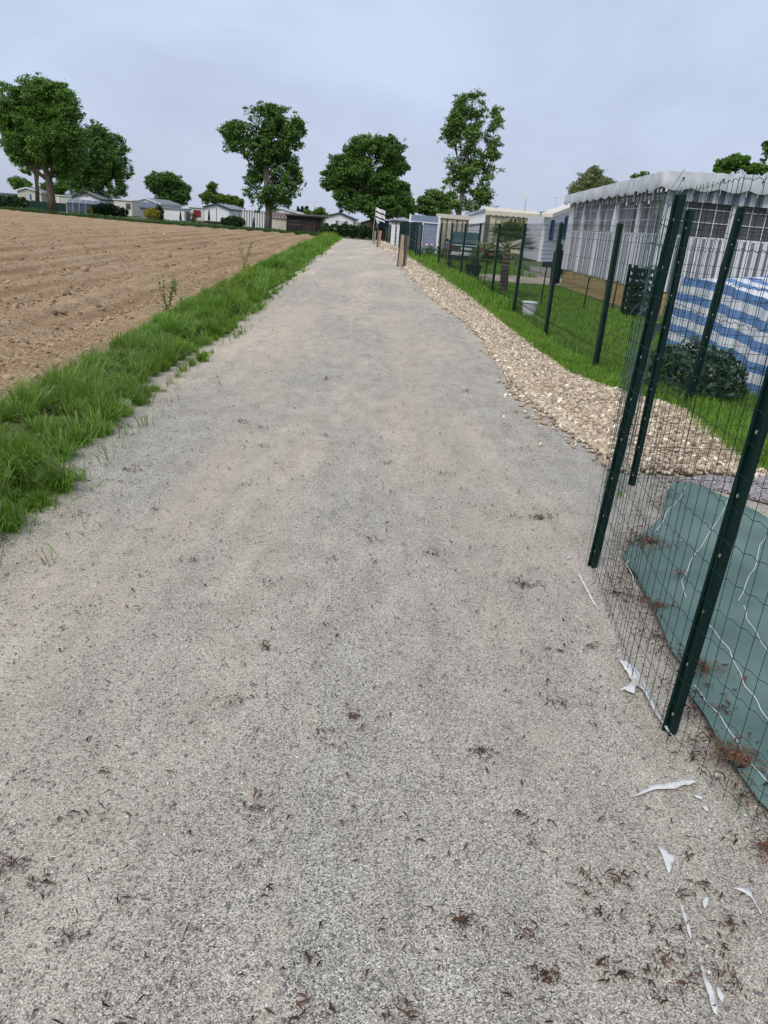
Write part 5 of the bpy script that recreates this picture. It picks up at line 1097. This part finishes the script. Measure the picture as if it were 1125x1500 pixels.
x_, z_ = at(417.5,301,116); t = thing('flue', (x_, 119), 'dark flue pipe rising from the gabled home behind the trunk', 'flue'); q = MB(); q.tube([(x_,119,2.0),(x_,119,z_)], .1, 8); q.build('pipe', trim_dark, t)
q = MB(); q.tube([(x_,119,z_),(x_,119,z_+.12)], [.16,.05], 8); q.build('cowl', trim_dark, t)

# ------------------------------------------------------------------ ground sheet with cords
tp = [(985,717),(1011,713),(1028,717),(1062,733),(1092,747),(1125,771)]; edge = [(1125,1200),(1108,1184),(1076,1139),(1046,1096),(1028,1064),(1009,1035),(1003,1005),(996,981),(980,960),(964,925),(953,899),(937,869),(930,853),(917,837),(910,819),(924,800),(942,785),(955,776),(970,763),(970,745),(974,728)]
pg = [G(*p) for p in tp]+[(3.4,3.3),(5.5,2.2),(5.5,.4),(1.35,.4)]+[G(*p) for p in edge]
t = thing('ground_sheet', (1.8, 3), 'dull green ground sheet spread on the gravel behind the nearest mesh fence', 'ground sheet')
import bmesh
bm = bmesh.new(); vv = [bm.verts.new((p[0], p[1], .03)) for p in pg]; bm.faces.new(vv)
bmesh.ops.triangulate(bm, faces=bm.faces[:])
for _ in range(7):
    long_ = [e for e in bm.edges if e.calc_length() > .05]
    if long_: bmesh.ops.subdivide_edges(bm, edges=long_, cuts=1, use_grid_fill=False); bmesh.ops.triangulate(bm, faces=bm.faces[:])
def sheet_z(x, y): return float(.02+.018*(fbm(x*1.7+y*.8, y*1.2, 3, 91))+.02*abs(math.sin((x*.9+y*.5)*6+3*fbm(x*1.5, y*1.5, 2, 95)))**3+path_z(x, y)*.9)
for v_ in bm.verts: v_.co.z = sheet_z(v_.co.x, v_.co.y)
me = bpy.data.meshes.new('fabric'); bm.normal_update(); bm.to_mesh(me); bm.free(); me.materials.append(M('green_ground_fabric', (.12,.19,.165), (.07,.125,.11), 2.2, .5, .35, detail=9, bscale=160, spec=.4, c3=(.095,.16,.14))); me.polygons.foreach_set('use_smooth', [True]*len(me.polygons))
o = bpy.data.objects.new('fabric', me); C.objects.link(o); o.parent = t; o.matrix_parent_inverse = Matrix.Translation(-t.location)
z5 = lambda a, b: (825+a/3.75, 480+b/3.75); z6 = lambda a, b: (825+a/3.75, 800+b/3.75)
cords = [[z5(900,950),z5(870,1030),z5(820,1110),z5(760,1200),z5(700,1290),z6(660,170),z6(650,210),z6(680,280)],
         [z5(1125,1120),z5(1080,1210),z6(1050,120),z6(990,240),z6(968,300)], [z6(990,330),z6(1010,400),z6(1060,480),z6(1140,610)],
         [z6(790,430),z6(860,520),z6(910,600),z6(950,690),z6(1000,780),z6(1070,860),z6(1150,980)], [z6(720,760),z6(790,860),z6(860,960),z6(940,1080),z6(1000,1170),z6(1150,1340)],
         [z5(665,880),z5(650,930),z5(580,1010),z5(550,1060),z5(500,1130),z5(450,1190)], [z6(365,70),z6(345,100),z6(380,180),z6(400,240)]]
for cpts in cords:
    w_ = [G(*p, .035) for p in cpts]; q = MB(); dense = []
    for a_, b_ in zip(w_, w_[1:]):
        for f in np.linspace(0, 1, 5)[:-1]: dense.append((a_[0]+(b_[0]-a_[0])*f, a_[1]+(b_[1]-a_[1])*f))
    dense.append(w_[-1]); q.tube([(p[0]+.004*math.sin(i*1.1), p[1], sheet_z(p[0], p[1])+.003) for i, p in enumerate(dense)], .0017, 5); q.build('cord', plastic_w, t)

scrap_m = M('dirty_white_plastic', (.66,.67,.65), (.42,.40,.35), 22, .45, .4, detail=8, c3=(.60,.61,.60))
# white plastic scraps
l7 = lambda a, b: (725+a/2.8125, 1100+b/2.8125)
def scrap(label, pts, conv, name='plastic_scrap', lift=.006):
    P_ = [G(*conv(*p)) for p in pts]; n_ = len(P_); c0 = (sum(p[0] for p in P_)/n_, sum(p[1] for p in P_)/n_)
    bm = bmesh.new(); fr = []
    for i in range(n_):          # ragged torn outline
        a_, b_ = np.array(P_[i]), np.array(P_[(i+1) % n_]); k = max(1, int(np.linalg.norm(b_-a_)/.012))
        for j in range(k): fr.append(a_+(b_-a_)*j/k+(rng.normal(0, .0012, 2) if j else 0))
    bm.faces.new([bm.verts.new((p[0]-c0[0], p[1]-c0[1], 0)) for p in fr]); bmesh.ops.triangulate(bm, faces=bm.faces[:])
    for _ in range(2):
        le = [e for e in bm.edges if e.calc_length() > .015]
        if le: bmesh.ops.subdivide_edges(bm, edges=le, cuts=1); bmesh.ops.triangulate(bm, faces=bm.faces[:])
    for v_ in bm.verts: x_, y_ = v_.co.x+c0[0], v_.co.y+c0[1]; v_.co.z = float(path_z(x_, y_))+lift*.6+.012*float(fbm(x_*28, y_*28, 3, 19))-.002
    me = bpy.data.meshes.new(name); bm.to_mesh(me); bm.free(); me.materials.append(scrap_m); me.polygons.foreach_set('use_smooth', [True]*len(me.polygons))
    o = bpy.data.objects.new(name, me); C.objects.link(o); o.location = (c0[0], c0[1], 0); sol = o.modifiers.new('thickness', 'SOLIDIFY'); sol.thickness = .0015
    return tag(o, label, 'plastic scrap')
scrap('largest torn white plastic sheet at the foot of the nearest fence post', [(300,650),(345,652),(390,690),(440,770),(470,840),(520,950),(600,1085),(555,1035),(500,955),(462,880),(415,800),(392,790),(385,840),(330,818),(290,835),(340,800),(370,772),(340,710)], z6, lift=.022)
scrap('thin white plastic strip left of the mesh between the two nearest posts', [(75,158),(95,160),(130,230),(165,300),(200,360),(190,362),(150,300),(110,220)], z6)
scrap('tiny white plastic corner beside the second nearest fence post', [(20,60),(40,52),(45,64),(25,68)], z6)
scrap('long ragged white plastic strip lying across below the nearest post', [(370,1395),(480,1335),(520,1325),(600,1312),(715,1296),(724,1318),(600,1348),(520,1352),(480,1360),(420,1385)], z6, lift=.01)
scrap('triangular white plastic flake above the long thin strip', [(658,403),(695,405),(712,440),(735,455),(725,495),(710,525),(700,500),(690,470)], l7, lift=.01)
scrap('long thin white plastic sliver right of centre bottom', [(733,575),(741,585),(770,660),(800,760),(803,795),(795,780),(770,700)], l7)
scrap('small white plastic triangle between the sliver and the bent strip', [(848,640),(860,625),(880,622),(870,650),(862,668),(852,660)], l7)
scrap('bent white plastic strip at the right edge of the path', [(970,585),(1000,578),(1045,572),(1053,600),(1058,630),(1075,660),(1093,700),(1085,695),(1062,650),(1045,618),(1020,600)], l7, lift=.01)
scrap('wide white plastic spike at the bottom right', [(838,900),(852,902),(872,960),(900,1020),(916,1060),(910,1105),(895,1090),(880,1050),(858,970)], l7, lift=.01)
scrap('crumpled white plastic crumb beside the bottom right spike', [(905,990),(925,992),(945,1025),(930,1048),(912,1020)], l7)
scrap('small white plastic chip under the ragged strip, left one', [(812,195),(835,192),(856,200),(850,212),(828,206)], l7)
scrap('small pointed white plastic chip under the ragged strip, right one', [(850,238),(866,233),(880,262),(868,256)], l7)

# litter
def litter_cloud(cx_, cy_, n_, spread, size, out_):
    for i in range(n_):
        a_ = random.uniform(0, 6.28); r_ = random.gauss(0, spread); out_.append((cx_+r_*math.cos(a_)*1.3, cy_+r_*math.sin(a_), size*random.uniform(.4, 1.3)))
def litter_obj(name, pts, mat, kind='stuff', z=.004, parent=None, zfun=None):
    n_ = len(pts); p = np.array(pts); q = np.zeros((n_, 6, 3)); a_ = rng.uniform(0, 2*math.pi, n_); b_ = a_+rng.normal(0, .9, n_); w_ = p[:, 2]*rng.uniform(.08, .28, n_)
    zz = (path_z(p[:, 0], p[:, 1]) if zfun is None else zfun(p))+z+rng.uniform(0, 1, n_)*p[:, 2]*.35
    d1 = np.stack([np.cos(a_), np.sin(a_)], -1)*p[:, 2:3]*.5; d2 = np.stack([np.cos(b_), np.sin(b_)], -1)*p[:, 2:3]*.5; s = np.stack([-np.sin(a_), np.cos(a_)], -1)*w_[:, None]/2
    q[:, 0, :2] = p[:, :2]-d1-s*.3; q[:, 1, :2] = p[:, :2]-d1+s*.3; q[:, 2, :2] = p[:, :2]-s; q[:, 3, :2] = p[:, :2]+s; q[:, 4, :2] = p[:, :2]+d2-s*.2; q[:, 5, :2] = p[:, :2]+d2+s*.2
    q[:, :, 2] = zz[:, None]; q[:, 2:4, 2] += (p[:, 2]*rng.uniform(.05, .35, n_))[:, None]
    T_ = np.array([(0,2,3,1),(2,4,5,3)]); F = (T_[None]+(np.arange(n_)*6)[:, None, None]).reshape(-1, 4)
    o = npmesh(name, q.reshape(-1, 3), F, mat, parent)
    if kind: o['kind'] = kind
    return o
pts = []
for _ in range(3000):                                  # general crumbs on the whole path
    y_ = math.exp(random.uniform(math.log(.8), math.log(24))); x_ = random.uniform(XP(y_)+.05, min(XG(y_) if y_ > 5.2 else 1.1, .62*y_+.5)) if y_ > 1 else random.uniform(-.9, 1.1)
    pts.append((x_, y_, random.uniform(.006, .028)*(1+y_*.10)))
for _ in range(70):                                     # little groups
    y_ = math.exp(random.uniform(math.log(.85), math.log(9))); x_ = random.uniform(-.6*y_-.3, min(.6*y_+.2, 1.3)); litter_cloud(max(x_, XP(y_)), y_, random.randint(5, 20), .026*(1+y_*.08), .026*(1+y_*.08), pts)
for _ in range(30): litter_cloud(random.uniform(.3, .95), random.uniform(.85, 1.6), 16, .02, .02, pts)
for _ in range(160):                                    # along the verge
    y_ = random.uniform(2.8, 15); litter_cloud(XP(y_)+abs(random.gauss(0, .18)), y_, 5, .04, .03, pts)
for _ in range(420):
    y_ = 2.6+11*random.random()**1.3; 
    if fbm(y_*2.3, 9, 3, 77) > .45: litter_cloud(XP(y_)+float(fbm(y_*1.3, 0, 4, 17)-.52)*.6-.1+abs(random.gauss(0, .1)), y_, 9, .045, .035, pts)
litter_obj('leaf_litter', pts, litter_m)

pts = []
for _ in range(520):
    y_ = random.uniform(1.5, 5.1); lx = np.interp(y_, [1.5,1.9,2.5,3.2,3.5,4.2,5], [1.25,1.17,1.2,1.17,1.26,1.6,2.0]); pts_x = lx+random.gauss(-.02, .06); litter_cloud(pts_x, y_, random.choice((1, 2, 6)), .02, .028, pts)
litter_obj('sheet_edge_litter', pts, litter_m, z=.03)
def dead(label, px, n_, spread, size, mat=litter_m, z=.004, conv=lambda a_, b_: (a_, b_)):
    c_ = G(*conv(*px)); L2 = []; litter_cloud(c_[0], c_[1], n_, spread, size, L2); o = litter_obj('dead_leaf_clump', L2, mat, kind=None, z=z)
    o.data.transform(Matrix.Translation((-c_[0], -c_[1], 0))); o.location = (c_[0], c_[1], 0); tag(o, label, 'dead leaves'); return o
dead('dark twiggy leaf clump on the path left of the second nearest post', (768,856), 60, .045, .03)
dead('thin brown leaf curl on the path right of centre above the white strips', (704,1105), 40, .03, .025)
dead('flat dark leaf clump lying low near the bottom of the path', (676,1352), 55, .022, .022)
dead('tan leaf clump on the mid path left of the fence corner', (627,812), 40, .04, .03, litter_r)
dead('brown dug-up leaf clump just left of the second post', (790,757), 50, .05, .035)
dead('long line of brown leaf crumbs at the bottom left corner', (100,1375), 60, .022, .014)
dead('dark leaf bits at the very bottom right beside the white spike', (798,1430), 60, .02, .018)
dead('reddish leaf bits near the bottom edge at lower right', (972,1410), 60, .022, .016, litter_r)
dead('rust brown leaf heap on the ground sheet right of the nearest post base', (1072,1125), 160, .045, .035, litter_r, z=.045)
dead('rust brown leaf heap with green blades right of the nearest post', (1028,993), 120, .045, .035, litter_r, z=.045)
dead('small round brown leaf heap on the ground sheet edge, uppermost', (960,900), 80, .04, .035, litter_r, z=.045)
dead('brown leaf curl lying on the ground sheet beside a white cord', (993,852), 30, .03, .035, litter_r, z=.045)
dead('red-brown leaf heap at the right edge beside the fence foot', (1118,1252), 90, .035, .03, litter_r, z=.02)
dead('brown heap where the ground sheet is torn near its upper left', (950,805), 170, .085, .04, litter_r, z=.04)
# green sprigs on the sheet edge
def sprig(label, px, n_, h_, mat=grass_m):
    c_ = G(*px); P_ = np.stack([c_[0]+rng.normal(0, .02, n_), c_[1]+rng.normal(0, .02, n_), np.full(n_, .02)], -1); o = blades('weed', P_, rng.uniform(.4, 1, n_)*h_, rng.uniform(.0015, .003, n_), mat, .8, kind=None)
    o.data.transform(Matrix.Translation((-c_[0], -c_[1], 0))); o.location = (c_[0], c_[1], 0); tag(o, label, 'weed')
sprig('thin grass sprig growing through the upper rust brown leaf heap', (1022,985), 24, .1); sprig('yellow-green sprig beside the lower rust brown leaf heap', (1062,1118), 24, .1, grass_dry)
sprig('tiny green weed at the path edge under the lower leaf heap', (1082,1182), 30, .03); sprig('tiny green weed inside the mesh at the second nearest post', (905,730), 60, .06)
sprig('small weed on the path left of the second nearest post', (853,800), 20, .03)
# tall weeds in the verge
def tallweed(label, x_, y_, h_, n_=5):
    t = thing('tall_weed', (x_, y_), label, 'weed')
    for i in range(n_):
        a_ = random.uniform(0, 6.28); l_ = h_*random.uniform(.6, 1); p1 = np.array([x_+.12*l_*math.cos(a_), y_+.12*l_*math.sin(a_), l_*.55]); p2 = p1+np.array([.18*l_*math.cos(a_+.5), .18*l_*math.sin(a_+.5), l_*.45])
        q = MB(); q.tube([(x_,y_,0), p1, p2], [.006,.004,.002], 4); q.build('stem', leafs['bush'], t)
        P_ = np.concatenate([p1+(p2-p1)*rng.uniform(0, 1.05, (26, 1))+rng.normal(0, .03, (26, 3)), np.array([x_,y_,0])+(p1-np.array([x_,y_,0]))*rng.uniform(.3, 1, (10, 1))+rng.normal(0, .03, (10, 3))])
        leaves('leaves', P_, rng.uniform(.02, .06, len(P_)), leafs['dark'], t)
tallweed('tall dark branching weed rising from the verge beside the field', -3.55, 11.6, .62, 6)
tallweed('upright seeding weed farther along the field side of the verge', -4.6, 22.5, .85, 5)
